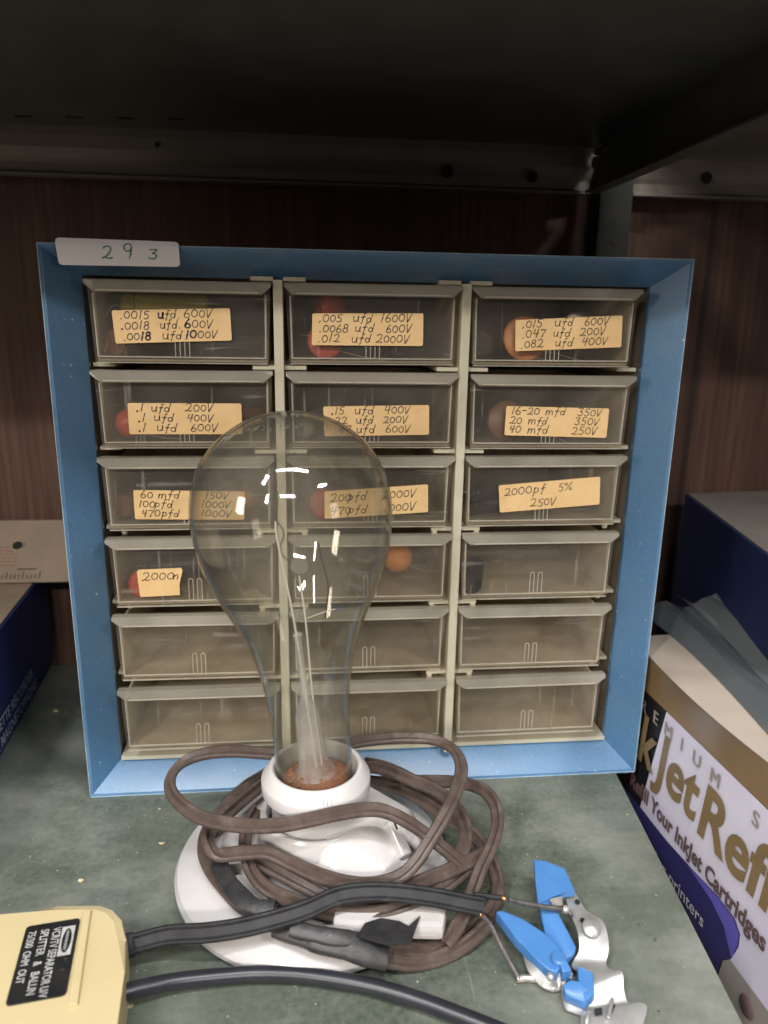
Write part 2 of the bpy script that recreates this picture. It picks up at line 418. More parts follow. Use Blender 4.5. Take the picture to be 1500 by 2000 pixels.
# pen strokes for the hand-written figures: x 0..w, y 0..1
def arc(cx, cy_, rx, ry, a0, a1, n=9):
    return [(cx + rx * math.cos(math.radians(a0 + (a1 - a0) * k / n)), cy_ + ry * math.sin(math.radians(a0 + (a1 - a0) * k / n))) for k in range(n + 1)]
GLY = {
 '0': (.58, [arc(.28, .45, .25, .40, 80, 450, 14)]),
 '1': (.34, [[(.22, 1.), (.16, .5), (.10, 0)]]),
 '2': (.62, [arc(.28, .72, .22, .24, 160, -30, 8) + [(.30, .25), (.03, .04)], [(.03, .04), (.2, .12), (.4, .02), (.6, .1)]]),
 '3': (.58, [[(.06, .93), (.48, .95), (.24, .58)] + arc(.24, .30, .24, .28, 80, -150, 9)]),
 '4': (.60, [[(.20, .95), (.06, .48), (.54, .52)], [(.50, .98), (.36, 0.)]]),
 '5': (.58, [[(.52, .95), (.18, .92), (.12, .55)] + arc(.24, .29, .25, .29, 110, -140, 9)]),
 '6': (.56, [[(.36, 1.), (.14, .62), (.05, .28)] + arc(.27, .24, .23, .24, 180, 520, 12)]),
 '7': (.56, [[(.05, .9), (.54, .94), (.36, .5), (.22, 0)]]),
 '8': (.54, [arc(.28, .74, .18, .21, 60, 270, 7) + arc(.26, .26, .22, .26, 80, -270, 12) + arc(.28, .74, .18, .21, -80, 60, 5)]),
 '9': (.56, [arc(.26, .70, .20, .24, 10, 370, 11) + [(.44, .4), (.36, 0)]]),
 '.': (.26, [[(.10, .05), (.13, .0)]]),
 ',': (.26, [[(.14, .08), (.06, -.1)]]),
 'u': (.62, [[(.06, .62), (.08, .2), (.22, .04), (.42, .18), (.5, .64)], [(.5, .64), (.5, .1), (.56, .04)]]),
 'f': (.46, [[(.48, .98), (.34, 1.), (.26, .7), (.18, .1), (.1, -.22)], [(.06, .52), (.42, .56)]]),
 'd': (.60, [arc(.24, .27, .20, .26, 40, 400, 11), [(.56, 1.), (.46, .4), (.44, .02)]]),
 'V': (.56, [[(.04, .92), (.16, .03), (.20, .03), (.56, .98)]]),
 'm': (.86, [[(.06, .62), (.03, .02)], [(.05, .4), (.22, .62), (.36, .5), (.34, .04)], [(.36, .4), (.54, .64), (.70, .5), (.72, .04)]]),
 'p': (.60, [[(.16, .66), (.10, .1), (.02, -.38)], arc(.28, .36, .22, .26, 150, -150, 10)]),
 'P': (.60, [[(.16, .98), (.10, .5), (.02, -.25)], arc(.28, .74, .22, .24, 150, -130, 10)]),
 '%': (.80, [arc(.14, .78, .11, .15, 0, 360, 8), [(.66, .98), (.10, .02)], arc(.58, .20, .11, .15, 0, 360, 8)]),
 '-': (.50, [[(.06, .44), (.42, .48)]]),
 'n': (.56, [[(.06, .62), (.03, .02)], [(.05, .4), (.24, .64), (.42, .5), (.40, .04)]]),
 ' ': (.55, []),
}
def hand(mb, s, x, y, h, w, fn, mi=1, asp=1., jit=.05, slant=.10, track=.10, bolds=(), boldmi=2):
    """hand-written line; returns the pen's x at its end"""
    for k, ch in enumerate(s):
        gw, strokes = GLY[ch]
        dy = random.uniform(-jit, jit) * h; sc = random.uniform(.92, 1.08)
        for st in strokes:
            pts = [(x + (px + slant * py) * h * asp * sc, y + dy + py * h * sc) for px, py in st]
            if len(pts) > 2: pts = [(p.x, p.y) for p in crom([(a, b, 0) for a, b in pts], 3)]
            mb.stroke(pts, w * (1.7 if k in bolds else 1.), fn, boldmi if k in bolds else mi)
        x += (gw + track) * h * asp * sc
    return x

# ---------------------------------------------------------------- the setting: wall and shelving
wall = MB()
wall.box((-.9, .2165, -.5), (.9, .24, 1.0), 0)
for x in (-.47, .305, .47):
    wall.box((x - .0022, .2158, -.5), (x + .0022, .2164, 1.0), 1)
wo = wall.build('wall_panel', [WOOD, GROOVE]); wo['kind'] = 'structure'
tag(wo, 'dark brown wood grain panelling with dark vertical grooves behind the shelves', 'wall')

unit = thing('shelving_unit', 'dark green steel shelving unit whose scuffed board carries the blue drawer cabinet', 'shelves', (0, 0, 0))
b = MB()
edge = [(0.14760, -0.18508, 0.00000), (.1459, -.202, 0), (-.60, -.202, 0), (-.60, .19, 0), (.186, .19, 0), (0.16606, -0.00309, 0.00000)]
b.prism([V(p) - V((0, 0, .0)) for p in edge], (0, 0, -.0012), 0)
e0, e1 = V(edge[1]), V(edge[4])
b.poly([e0 + V((0, 0, -.0013)), V(edge[0]) + V((0, 0, -.0013)), V(edge[5]) + V((0, 0, -.0013)), e1 + V((0, 0, -.0013)), e1 + V((0, 0, -.034)), V(edge[5]) + V((0, 0, -.034)), V(edge[0]) + V((0, 0, -.034)), e0 + V((0, 0, -.034))], 0)
b.box((-.60, -.2032, -.035), (.1456, -.202, -.0004), 0)
b.build('shelf_board', SHELF, unit)
# upper board: sheet with folded rims seen from below
b = MB()
b.box((-.60, -.202, .4285), (.188, .189, .430), 0)
def rim_profile(y0):  # rolled rear rim, channel shaped
    return [(y0 - .0021, .4284), (y0 - .0022, .4225), (y0 - .0010, .414), (y0 + .0030, .408), (y0 + .006, .4045), (y0 + .0062, .399), (y0 + .002, .3966), (y0 + .002, .3952), (y0 + .012, .3952), (y0 + .012, .4284)]
def rear_rim(mb, x0, x1, mi=0):
    pr = rim_profile(.190)
    mb.prism([(x0, y, z) for y, z in pr], (x1 - x0, 0, 0), mi)
rear_rim(b, -.60, .186, 1)
# right rim, hanging down along the board's side
b.box((.176, -.202, .3935), (.1872, .178, .3950), 0)
b.box((.1860, -.202, .3952), (.1872, .178, .4284), 0)
b.box((-.60, -.202, .395), (.186, -.2005, .4284), 0)
for i in range(4):   # punched slots near the back
    p = V(((-0.23454, 0.16560, 0.42840))) .lerp(V(((-0.12850, 0.15417, 0.42840))), i / 3)
    b.box((p.x - .0055, p.y - .0018, .4280), (p.x + .0055, p.y + .0018, .42845), 2)
for (q, r) in (((-0.14854, 0.18750, 0.41772), .0018), ((0.06876, 0.18850, 0.40748), .0048), ((0.13662, 0.18850, 0.40572), .0044)):
    b.lathe([(0.0001, 0), (r, 0), (r, .0012), (.0001, .0012)], (q[0], q[1] - .0008, q[2]), (0, 1, 0), 20, 2)
b.build('shelf_board', [STEEL, STEELN, SLOT], unit)
POSTM = princ('shaded_post_steel', (.020, .021, .018), .6, (.03, .03, .027), 40, spec=.12)  # the unit's steel, with the post's shade put into the colour
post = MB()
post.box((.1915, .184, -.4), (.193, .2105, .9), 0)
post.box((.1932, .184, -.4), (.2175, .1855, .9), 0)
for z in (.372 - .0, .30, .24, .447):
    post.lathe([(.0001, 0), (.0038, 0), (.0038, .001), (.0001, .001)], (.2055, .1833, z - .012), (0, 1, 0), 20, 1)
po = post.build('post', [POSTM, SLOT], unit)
bo = MB()
bx = V(((0.18560, 0.15914, 0.41985)))
bo.lathe([(.0001, -.006), (.0048, -.006), (.0052, -.003), (.0052, 0), (.0001, 0)], bx, (1, 0, 0), 6, 0, smooth=False)
bo.lathe([(.0028, -.006), (.0028, -.011), (.0001, -.0115)], bx, (1, 0, 0), 12, 0)
bx = V(((0.18560, 0.18049, 0.41594)))
bo.lathe([(.0001, -.004), (.0042, -.004), (.0046, 0), (.0001, 0)], bx, (1, 0, 0), 6, 0, smooth=False)
bo.build('bolt', BOLT, po)

unit2 = thing('shelving_unit', 'neighbouring steel shelves at the right holding the ink refill carton', 'shelves', (.23, 0, 0))
b = MB()
b.box((.222, -.202, .4285), (.80, .189, .430), 0)
rear_rim(b, .2215, .80, 0)
q = V(((0.27928, 0.18850, 0.40932)))
b.lathe([(.0001, 0), (.0044, 0), (.0044, .0012), (.0001, .0012)], (q.x, q.y - .0008, q.z), (0, 1, 0), 20, 1)
b.build('shelf_board', [STEELN, SLOT], unit2)
b = MB(); b.box((.175, -.202, -.0785), (.80, .19, -.076), 0)
b.build('shelf_board', SHELF, unit2)

# ---------------------------------------------------------------- blue drawer cabinet
HW, HH, CD = .18, .3331, .160      # half width, height, depth
IX, IZ0, IZ1, ID = .1635, .0158, .3178, .018
cab = thing('drawer_cabinet', 'blue metal parts cabinet with eighteen clear plastic drawers behind a round glass bulb', 'cabinet', (0, 0, 0))
def ring(x0, x1, z0, z1, y): return [V((x0, y, z0)), V((x1, y, z0)), V((x1, y, z1)), V((x0, y, z1))]
b = MB()
r_out = ring(-HW, HW, 0, HH, .0016); r_lip = ring(-HW + .0004, HW - .0004, .0004, HH - .0004, 0); r_lip2 = ring(-HW + .0022, HW - .0022, .0022, HH - .0022, .0004)
r_in = ring(-IX, IX, IZ0, IZ1, ID); r_in2 = ring(-IX, IX, IZ0, IZ1, ID + .004)
for ra, rb, mi in ((r_out, r_lip, 0), (r_lip, r_lip2, 1), (r_lip2, r_in, 0), (r_in, r_in2, 0)):
    for k in range(4):
        b.poly([ra[k], ra[(k + 1) % 4], rb[(k + 1) % 4], rb[k]], mi)
b.build('frame', [BLUE, BLUE], cab)
# worn bright edge of the frame
b = MB()
for k in range(4):
    a, c = r_lip[k], r_lip[(k + 1) % 4]
    n = 40
    pts = [a.lerp(c, i / n) + V((0, -.00005, 0)) for i in range(n + 1)]
    b.sweep(pts, [(.00035 * math.cos(t * math.pi / 3), .00035 * math.sin(t * math.pi / 3)) for t in range(6)], up=(0, -1, 0))
b.build('frame_edge', CHIP, cab)
b = MB()
t = .001
b.box((-HW, .0018, 0), (-HW + t, CD, HH)); b.box((HW - t, .0018, 0), (HW, CD, HH))
b.box((-HW + t, .0018, HH - t), (HW - t, CD, HH)); b.box((-HW + t, .0018, 0), (HW - t, CD, t))
b.build('body', BLUE, cab)
b = MB()
b.box((-HW + t + .0002, CD - .0025, t + .0002), (HW - t - .0002, CD, HH - t - .0002), 0)
for s in (-1, 1):
    b.box((min(s * .166, s * .1645), .0225, .014), (max(s * .166, s * .1645), CD - .003, .320), 0)
b.box((-.164, .0225, .3185), (.164, CD - .003, .320), 0); b.box((-.164, .0225, .0135), (.164, CD - .003, .0150), 0)
b.build('lining', DARKIN, cab)
# cream plastic lattice
PITCH = .0488; TOP = .3158; DH = .0448; DW = .1000
CX = (-.1095, -.0025, .1042)
RIB = (-.0560, .0508)
b = MB()
for x in RIB:
    b.box((x - .0027, .0075, .0166), (x + .0027, CD - .004, .3172), bev=.0006)
for r in range(7):
    z = TOP + .0020 - r * PITCH
    if r == 6:
        b.box((-.1628, .0150, .0164), (RIB[0] - .0029, CD - .004, .0190)); b.box((RIB[0] + .0029, .0150, .0164), (RIB[1] - .0029, CD - .004, .0190)); b.box((RIB[1] + .0029, .0150, .0164), (.1628, CD - .004, .0190))
        continue
    for ci, cx in enumerate(CX):
        xl = -.1630 if ci == 0 else RIB[ci - 1] + .0028
        xr = .1630 if ci == 2 else RIB[ci] - .0028
        for s, xa in ((1, xl), (-1, xr)):
            x1 = xa + s * .0125
            if (r == 0 and ((ci == 0 and s == 1) or (ci == 2 and s == -1))): continue
            fy = .0250 if ((ci == 0 and s == 1) or (ci == 2 and s == -1)) else .0120
            b.box((min(xa, x1), fy, z - .0011), (max(xa, x1), CD - .004, z + .0011))
            if 3 <= r < 6 or (r == 3):   # little drop pegs under the runners
                b.lathe([(.0001, 0), (.0018, 0), (.0018, .003), (.0001, .0044)], (x1 - s * .002, fy + .0006, z - .0012), (0, 0, -1), 10, 0)
b.build('lattice', CREAM, cab)

def drawer_meshes():
    """drawer front lower left at the origin, front panel face at y = 0"""
    w, h, dp = DW, DH, .128
    tp = .0022
    tr = MB()
    pw = .0016
    # front panel with taper towards the bottom
    tr.prism([(tp, 0, .0008), (w - tp, 0, .0008), (w - .0006, 0, h), (.0006, 0, h)], (0, pw, 0), 0)
    # tray floor, sides and back
    tr.box((tp + .001, pw + .0002, .0010), (w - tp - .001, dp, .0024), 2)
    for s in (0, 1):
        x = tp + .0008 if s == 0 else w - tp - .0008
        xs = .0013 * (1 if s == 0 else -1)
        tr.box((min(x, x + xs), pw + .0003, .0026), (max(x, x + xs), dp, h - .006), 2)
    tr.box((tp + .0024, dp - .0014, .0026), (w - tp - .0024, dp - .0002, h - .006), 2)
    # raised bead round the panel
    loop = [(tp + .0018, 0, .0036), (w - tp - .0018, 0, .0036), (w - .0032, 0, h - .0072), (.0032, 0, h - .0072)]
    for k in (0, 1, 3):
        a, c = V(loop[k]), V(loop[(k + 1) % 4])
        tr.sweep([a, a.lerp(c, .5), c], [(.00045 * math.cos(q * math.pi / 3), .00045 * math.sin(q * math.pi / 3)) for q in range(6)], up=(0, -1, 0), mi=1)
    # bottom edge and side edges show brighter
    tr.box((tp + .0006, -.0005, .0002), (w - tp - .0006, pw - .0002, .0007), 1)
    # two moulded loops as a finger grip
    for k in (-1, 1):
        cx = w * .5 + k * .0026
        pts = [(cx - .0013, -.0001, .0038), (cx - .0013, -.0001, .016)] + [(cx + .0013 * math.cos(math.radians(180 - 30 * j)), -.0001, .0165 + .0013 * math.sin(math.radians(30 * j))) for j in range(7)] + [(cx + .0013, -.0001, .016), (cx + .0013, -.0001, .0038)]
        tr.sweep(pts, [(.00028 * math.cos(q * math.pi / 3), .00028 * math.sin(q * math.pi / 3)) for q in range(6)], up=(0, -1, 0), mi=1)
    lip = MB()
    # hooked pull lip along the top of the front, ends cut back
    sec_out = [(-.0002, h), (-.0048, h), (-.0055, h - .0006), (-.0059, h - .0058), (-.0054, h - .0066), (-.0046, h - .0061), (-.0044, h - .0017), (-.0002, h - .0015)]
    rows = []
    for x, cut in ((.0, 1), (.0050, 0), (w - .0050, 0), (w, 1)):
        row = []
        for y, z in sec_out:
            if cut and z < h - .003:
                z = h - .0022
            if x in (0., w): y = y * .92
            row.append(V((x, y, z)))
        rows.append(row)
    lip.grid(rows, 0, False, True); lip.poly(rows[0][::-1]); lip.poly(rows[-1])
    lip.box((.0068, -.0063, h - .0060), (w - .0068, -.00595, h - .0053), 1)  # added pale strip, painted as a highlight along the lip
    return tr, lip
tr0, lip0 = drawer_meshes()
d0 = tr0.build('drawer', [TRAY, EDGE, TRAYB]); l0 = lip0.build('pull_lip', [LIPM, EDGE])
tray_mesh, lip_mesh = d0.data, l0.data
PY = .0100          # y of the drawer fronts
DR = {}
first = True
for r in range(6):
    for c in range(3):
        o = d0 if first else d0.copy()
        l = l0 if first else l0.copy()
        if not first: COL.objects.link(o); COL.objects.link(l)
        first = False
        o.parent = cab
        zj = TOP - DH - r * PITCH
        push = (0, .0004, -.0003, .0003, -.0002, -.0004)[(r * 2 + c) % 6] + (-.0012 if r == 5 else 0)
        o.location = (CX[c] - DW / 2 + random.uniform(-.0005, .0005), PY + push, zj + random.uniform(-.0003, .0003))
        o.rotation_euler = (0, random.uniform(-.004, .004), random.uniform(-.003, .003))
        l.parent = o
        DR[(r, c)] = o

def label(r, c, quad, lines, cut=None):
    """yellow paper label stuck to a drawer front; lines of (text, x, bold positions)"""
    dr = DR[(r, c)]
    q = [V(p) for p in quad]   # TL TR BR BL
    def at(h):
        def fn(u, v):
            p = q[3].lerp(q[2], u).lerp(q[0].lerp(q[1], u), v)
            return V((p.x, p.y - h, p.z))
        return fn
    W = (q[1] - q[0]).length; H = (q[0] - q[3]).length
    mb = MB()
    rr = .05
    out = [(u, v) for u, v in rrect(0, 0, W, H, .0010)]
    if cut: out = cut(W, H)
    f0, f1 = at(.0001), at(.00022)
    mb.poly([f1(x / W, y / H) for x, y in out], 0)
    mb.grid([[f1(x / W, y / H) for x, y in out], [at(-.0004)(x / W, y / H) for x, y in out]], 0, False, True)
    fw = at(.00034)
    fn = lambda x, y: fw(x / W, y / H)
    n = len(lines); ln = H * .94 / max(n, 3) if n > 2 else H * .44
    for k, parts in enumerate(lines):
        y = H - (k + .83) * (H * .96 / n) if n > 1 else H * .5
        hh = H * (.255 if n == 3 else .29)
        for part in parts:
            s, x = part[0], part[1]
            hand(mb, s, x * W, y, hh, .00064, fn, 1, part[3] if len(part) > 3 else 1.28, bolds=part[2] if len(part) > 2 else ())
    o = mb.build('label', [PAPER, INK, INKD], None, recalc=False)
    # hang it under its drawer, keeping its place
    bpy.context.view_layer.update()
    o.parent = dr; o.matrix_parent_inverse = dr.matrix_world.inverted()
LY = PY - .0006
label(0, 0, [(-0.14651, 0.00880, 0.29931), (-0.08264, 0.00880, 0.30150), (-0.08213, 0.00880, 0.28402), (-0.14563, 0.00880, 0.28152)],
      [[('.0015', .06), ('ufd.', .38, (0,), 1.15), ('600V', .60)], [('.0018', .06, (0,)), ('ufd.', .39, (), 1.1), ('600V', .60, (0,))], [('.0018', .07, (3, 4)), ('ufd', .40), ('1000V', .60, (0, 1))]])
label(0, 1, [(-0.03705, 0.00880, 0.29951), (0.02611, 0.00880, 0.30057), (0.02637, 0.00880, 0.28229), (-0.03748, 0.00880, 0.28206)],
      [[(',005', .06), ('ufd', .36), ('1600V', .61)], [('.0068', .06), ('ufd', .38), ('600V', .66)], [('.012', .05), ('ufd', .35), ('2000V', .57)]])
label(0, 2, [(0.08016, 0.00880, 0.29774), (0.14421, 0.00880, 0.30138), (0.14513, 0.00880, 0.28318), (0.08097, 0.00880, 0.28005)],
      [[(',015', .06), ('ufd', .36), ('600V', .64)], [('.047', .06), ('ufd', .35), ('200V', .60)], [('.082', .05), ('ufd', .37), ('400V', .62)]])
label(1, 0, [(-0.14157, 0.00880, 0.24876), (-0.07815, 0.00880, 0.24879), (-0.07784, 0.00880, 0.23102), (-0.14167, 0.00880, 0.23097)],
      [[('.1', .07, (0,)), ('ufd', .20), ('200V', .50)], [('.1', .08, (0,)), ('ufd', .22), ('400V', .51)], [('.1', .08, (0,)), ('ufd', .24), ('600V', .54)]])
label(1, 1, [(-0.03124, 0.00880, 0.24725), (0.03105, 0.00880, 0.24843), (0.03163, 0.00880, 0.23081), (-0.03042, 0.00880, 0.22985)],
      [[('.15', .07, (0,)), ('ufd', .29), ('400V', .57)], [('.22', .07), ('ufd', .30), ('200V', .56)], [('.47', .10), ('ufd', .30), ('600V', .58)]])
label(1, 2, [(0.07768, 0.00880, 0.24805), (0.14143, 0.00880, 0.24680), (0.14122, 0.00880, 0.22900), (0.07747, 0.00880, 0.23053)],
      [[('16-20', .05), ('mfd', .38), ('350V', .69)], [('20', .04), ('mfd', .22), ('350V', .67)], [('40', .04), ('mfd', .22), ('250V', .65)]])
label(2, 0, [(-0.14189, 0.00880, 0.19820), (-0.07772, 0.00880, 0.19682), (-0.07856, 0.00880, 0.17952), (-0.14191, 0.00880, 0.18055)],
      [[('60', .06), ('mfd', .22), ('150V', .64)], [('100', .04), ('pfd', .18), ('1000V', .60)], [('470', .06), ('pfd', .24), ('1000V', .60)]])
label(2, 1, [(-0.03054, 0.00880, 0.19648), (0.03198, 0.00880, 0.20049), (0.03254, 0.00880, 0.18315), (-0.03061, 0.00880, 0.17963)],
      [[('200', .05), ('pfd', .22), ('2000V', .55)], [('470', .05), ('pfd', .22), ('1000V', .57)]])
label(2, 2, [(0.07578, 0.00880, 0.19958), (0.13961, 0.00880, 0.20470), (0.14094, 0.00880, 0.18702), (0.07741, 0.00880, 0.18237)],
      [[('2000', .05), ('pf', .33), ('5%', .58)], [('250V', .30)]])
label(3, 0, [(-0.14313, 0.00880, 0.14902), (-0.11604, 0.00880, 0.14982), (-0.11817, 0.00880, 0.13208), (-0.14277, 0.00880, 0.13165)],
      [[('2000', .10, (), 1.45), ('n', .80, (), 1.3)], [(' ', 0)]], cut=lambda W, H: [(.0006, .001), (.001, 0), (W * .98, H * .02), (W * .95, H * .4), (W, H * .9), (W * .97, H), (.0012, H), (0, H - .001)])

# white sticker on the frame's top left corner: tilted off the bevel to catch more light
b = MB()
sq = [V((-0.16999, -0.00120, 0.33532)), V((-0.10711, -0.00120, 0.33466)), V((-0.10739, 0.00660, 0.32222)), V((-0.16993, 0.00640, 0.32185))]
W, H = .072, .0165
def stk(h):
    def fn(x, y):
        u, v = x / W, y / H
        p = sq[3].lerp(sq[2], u).lerp(sq[0].lerp(sq[1], u), v)
        yy = -.0009 if p.z > .3322 else -.0009 + (.3322 - p.z) * .22
        return V((p.x, yy - h, p.z + .4 * h))
    return fn
rows = []
for k in range(25):
    y = H * k / 24; e = .0022
    ins = e - math.sqrt(max(0, e * e - max(0, e - y, y - H + e) ** 2)) if (y < e or y > H - e) else 0
    rows.append([stk(.0003)(ins + (W - 2 * ins) * j / 8, y) for j in range(9)])
b.grid(rows, 0, False)
hand(b, '2', W * .36, H * .26, H * .52, .0009, stk(.0005), 1, 1.25)
hand(b, '9', W * .53, H * .26, H * .56, .0009, stk(.0005), 1, 1.1)
hand(b, '3', W * .74, H * .28, H * .42, .0009, stk(.0005), 1, 1.5)
b.build('sticker', [WHITEST, GREENINK], cab, recalc=False)

# ---------------------------------------------------------------- parts lying in the drawers
def lead(mb, p, q, mi):
    p, q = V(p), V(q); m = (p + q) / 2 + V((0, 0, random.uniform(-.002, .004)))
    mb.tube(crom([p, m, q], 5), .00045, mi, 6)
def capacitor(kind, r, c, dx, dy, dz, size, m, lab, ang=0.):
    x = CX[c] + dx; y = PY + .002 + dy; z = TOP - DH - r * PITCH + .0026 + dz
    b = MB()
    ca, sa = math.cos(ang), math.sin(ang)
    if kind == 'disc':
        prof = [(.0002, -.0022), (size * .75, -.0021), (size * .95, -.001), (size, 0), (size * .95, .001), (size * .75, .0021), (.0002, .0022)]
        b.lathe(prof, (0, 0, size), (sa, -ca, .25), 28, 0)
        lead(b, (size * .35, 0, size * .6), (size * .35 + .034, -.002, -.0005), 1); lead(b, (-size * .35, 0, size * .2), (size * .1 + .020, .010, -.0005), 1)
    elif kind == 'can':
        rr, L = size * .5, size * 1.6
        ax = V((ca, sa, 0))
        prof = [(.0002, -L), (rr * .85, -L), (rr, -L * .93), (rr, -L * .72), (rr * .9, -L * .68), (rr, -L * .64), (rr, L * .93), (rr * .85, L), (.0002, L)]
        b.lathe(prof, (0, 0, rr), ax, 24, 0)
        lead(b, ax * L + V((0, 0, rr)), ax * (L + .014) + V((0, .002, .002)), 1)
        lead(b, -ax * L + V((0, 0, rr)), -ax * (L + .010) + V((0, .002, .003)), 1)
    else:   # ball shaped dipped
        prof = [(.0002, -size)] + [(size * math.cos(math.radians(a)), size * (math.sin(math.radians(a)))) for a in range(-75, 76, 15)] + [(.0002, size)]
        b.lathe(prof, (0, 0, size), (.2, .2, 1), 24, 0)
        lead(b, (size * .5, 0, size * .5), (size + .020, -.002, 0), 1); lead(b, (0, 0, size * .2), (size + .012, .006, 0), 1)
    o = b.build('capacitor', [m, LEADW])
    o.location = (x, y, z)
    tag(o, lab, 'capacitor', 'electronic capacitors inside the drawers')
capacitor('disc', 0, 1, -.027, .007, 0, .0105, FROSTW, 'larger glossy red capacitor low behind the .005 ufd label in the top middle drawer')
capacitor('ball', 0, 1, -.024, .018, .020, .0090, FROSTW, 'dark red round capacitor piled higher and further back in the top middle drawer')
capacitor('can', 0, 1, .010, .055, .006, .012, SILVC, 'silver can capacitor behind the label in the top middle drawer', .5)
capacitor('can', 0, 0, -.012, .020, .020, .015, YELC, 'olive yellow can capacitor high behind the .0015 ufd label', .1)
capacitor('can', 0, 0, .018, .05, 0, .014, BLACKC, 'black can capacitor in the top left drawer below the 293 sticker', .2)
capacitor('disc', 0, 2, -.014, .009, 0, .0135, ORANGEC, 'orange brown capacitor lying in the top right drawer behind the .015 ufd label')
capacitor('can', 0, 2, .030, .022, .014, .015, SILVC, 'pale can capacitor in the top right drawer', .8)
capacitor('ball', 1, 0, -.034, .010, .002, .0088, FROSTW, 'red capacitor peeping out left of the .1 ufd 200V label')
capacitor('can', 1, 0, -.004, .045, .004, .012, SILVC, 'pale can capacitor behind the .1 ufd label', .4)
capacitor('can', 1, 1, -.006, .04, .004, .014, BLACKC, 'black can capacitor behind the .15 ufd label', .2)
capacitor('disc', 1, 2, -.022, .010, 0, .0125, BROWNC, 'brown capacitor behind the left end of the 16-20 mfd label')
capacitor('can', 2, 0, -.016, .030, .010, .014, BLACKC, 'black can capacitor behind the 60 mfd label', .1)
capacitor('ball', 2, 0, .030, .014, .006, .0060, ORANGEC, 'orange capacitor seen through the bulb beside the 60 mfd label')
capacitor('can', 2, 2, -.034, .010, .012, .0085, BLACKC, 'small black capacitor at the left of the 2000 pf drawer, upper of the pair', .6)
capacitor('can', 2, 2, -.028, .020, 0, .011, BLACKC, 'black capacitor on the floor of the 2000 pf drawer, lower of the pair', .3)
capacitor('ball', 3, 1, .019, .014, .012, .0095, ORANGEC, 'pale orange capacitor just right of the glass bulb in the fourth row')
capacitor('disc', 3, 0, -.034, .009, 0, .0085, FROSTW, 'dull red capacitor at the left end of the 2000 label drawer')
capacitor('can', 3, 2, -.036, .020, 0, .013, BLACKC, 'dark can capacitor at the left end of the unlabelled right drawer in the fourth row', 1.3)

capacitor('can', 0, 0, -.030, .030, 0, .016, BROWNC, 'brown can capacitor at the left end of the top left drawer', 1.2)
capacitor('can', 0, 1, .030, .050, 0, .016, BLACKC, 'black can capacitor at the right end of the top middle drawer', 1.1)
capacitor('can', 0, 2, -.034, .034, .002, .016, BLACKC, 'black can capacitor at the left end of the top right drawer', 1.3)
capacitor('can', 1, 0, .030, .030, .002, .015, BROWNC, 'brown can capacitor right of the .1 ufd label', 1.0)
capacitor('can', 1, 1, -.034, .030, .002, .014, SILVC, 'pale can capacitor at the left end of the .15 ufd drawer', 1.3)
capacitor('can', 1, 2, .026, .034, .004, .015, SILVC, 'pale can capacitor above the right end of the 16-20 mfd label', 1.2)
capacitor('can', 1, 2, -.036, .040, .002, .016, BLACKC, 'black can capacitor at the left end of the 16-20 mfd drawer', 1.3)
capacitor('can', 2, 0, -.034, .030, .002, .015, BROWNC, 'brown can capacitor left of the 60 mfd label', 1.2)
capacitor('disc', 2, 1, -.028, .010, 0, .0095, FROSTW, 'red capacitor under the 200 pfd label, seen through the bulb')
capacitor('can', 3, 0, -.010, .030, .006, .015, BLACKC, 'black can capacitor behind the 2000 label drawer front', .2)

# ---------------------------------------------------------------- lamp holder
AX = V((-.0376, -.073, 0)); BC = V((-.0388, -.0735, 0))
lamp = thing('lamp_holder', 'white porcelain lamp holder with round base wound round with a brown flex', 'lamp holder', AX)
b = MB()
b.lathe([(.0001, .0006), (.060, .0006), (.0725, .0006), (.0752, .0030), (.0754, .0056), (.0738, .0084), (.0680, .0118), (.0560, .0150), (.0440, .0172), (.0320, .0190), (.0001, .0192)], BC, seg=96)
b.build('base', PORC, lamp)
b = MB()
b.lathe([(.0330, .0180), (.0318, .024), (.0310, .030), (.0308, .0350), (.0302, .0378), (.0288, .0392), (.0272, .0388), (.0260, .0370), (.0254, .032)], AX, seg=72)
# outlet block: facetted wedge to the right
b.hull([AX + V(p) for p in [(.004, -.030, .0385), (.012, .026, .0410), (.014, -.028, .0390), (.030, -.018, .0390), (.030, .016, .0400), (.054, -.012, .0270), (.054, .010, .0270),
        (.060, -.016, .0150), (.060, .012, .0150), (.040, -.040, .0150), (.008, -.046, .0150), (-.006, -.038, .0170), (.010, .030, .016), (.036, -.034, .0250), (.010, -.039, .0270)]], 0, .0030, 4)
b.build('pedestal', PORC, lamp)
b = MB()
o_ = AX + V((.043, -.020, .0318)); fx = V((.30, -.60, -.50)).normalized(); fn_ = V((.45, -.42, .79)).normalized(); fz = fx.cross(fn_).normalized(); fx = fn_.cross(fz).normalized()
M3 = Matrix((fx, fz, fn_)).transposed().to_4x4(); M3.translation = o_
b.box((-.0095, -.0035, -.004), (.0095, .0035, .0020), 0, M3, .0014)
b.box((-.0075, -.0006, .00205), (-.0040, .0006, .0022), 1, M3)
b.build('outlet', [PORC, SLOT], lamp)
b = MB()
b.lathe([(.0242, .030), (.0242, .0482), (.0248, .0484), (.0260, .0480), (.0264, .0484), (.0292, .0526), (.0293, .0530), (.0293, .0586), (.0291, .0591), (.0250, .0650), (.0245, .0654), (.0236, .0655), (.0226, .0650), (.0220, .0636), (.0216, .050)], AX, seg=80)
for k in (-1.5, -.5, .5, 1.5):
    a = math.radians(-90 + 8 + k * 4.2)
    p = [AX + V((rr * math.cos(a), rr * math.sin(a), z)) for rr, z in ((.0268, .0488), (.0284, .0526), (.0292, .0550), (.0291, .0588), (.0268, .0626))]
    b.tube(p, .00055, 0, 6)
b.build('collar', PORCM, lamp)
b = MB()
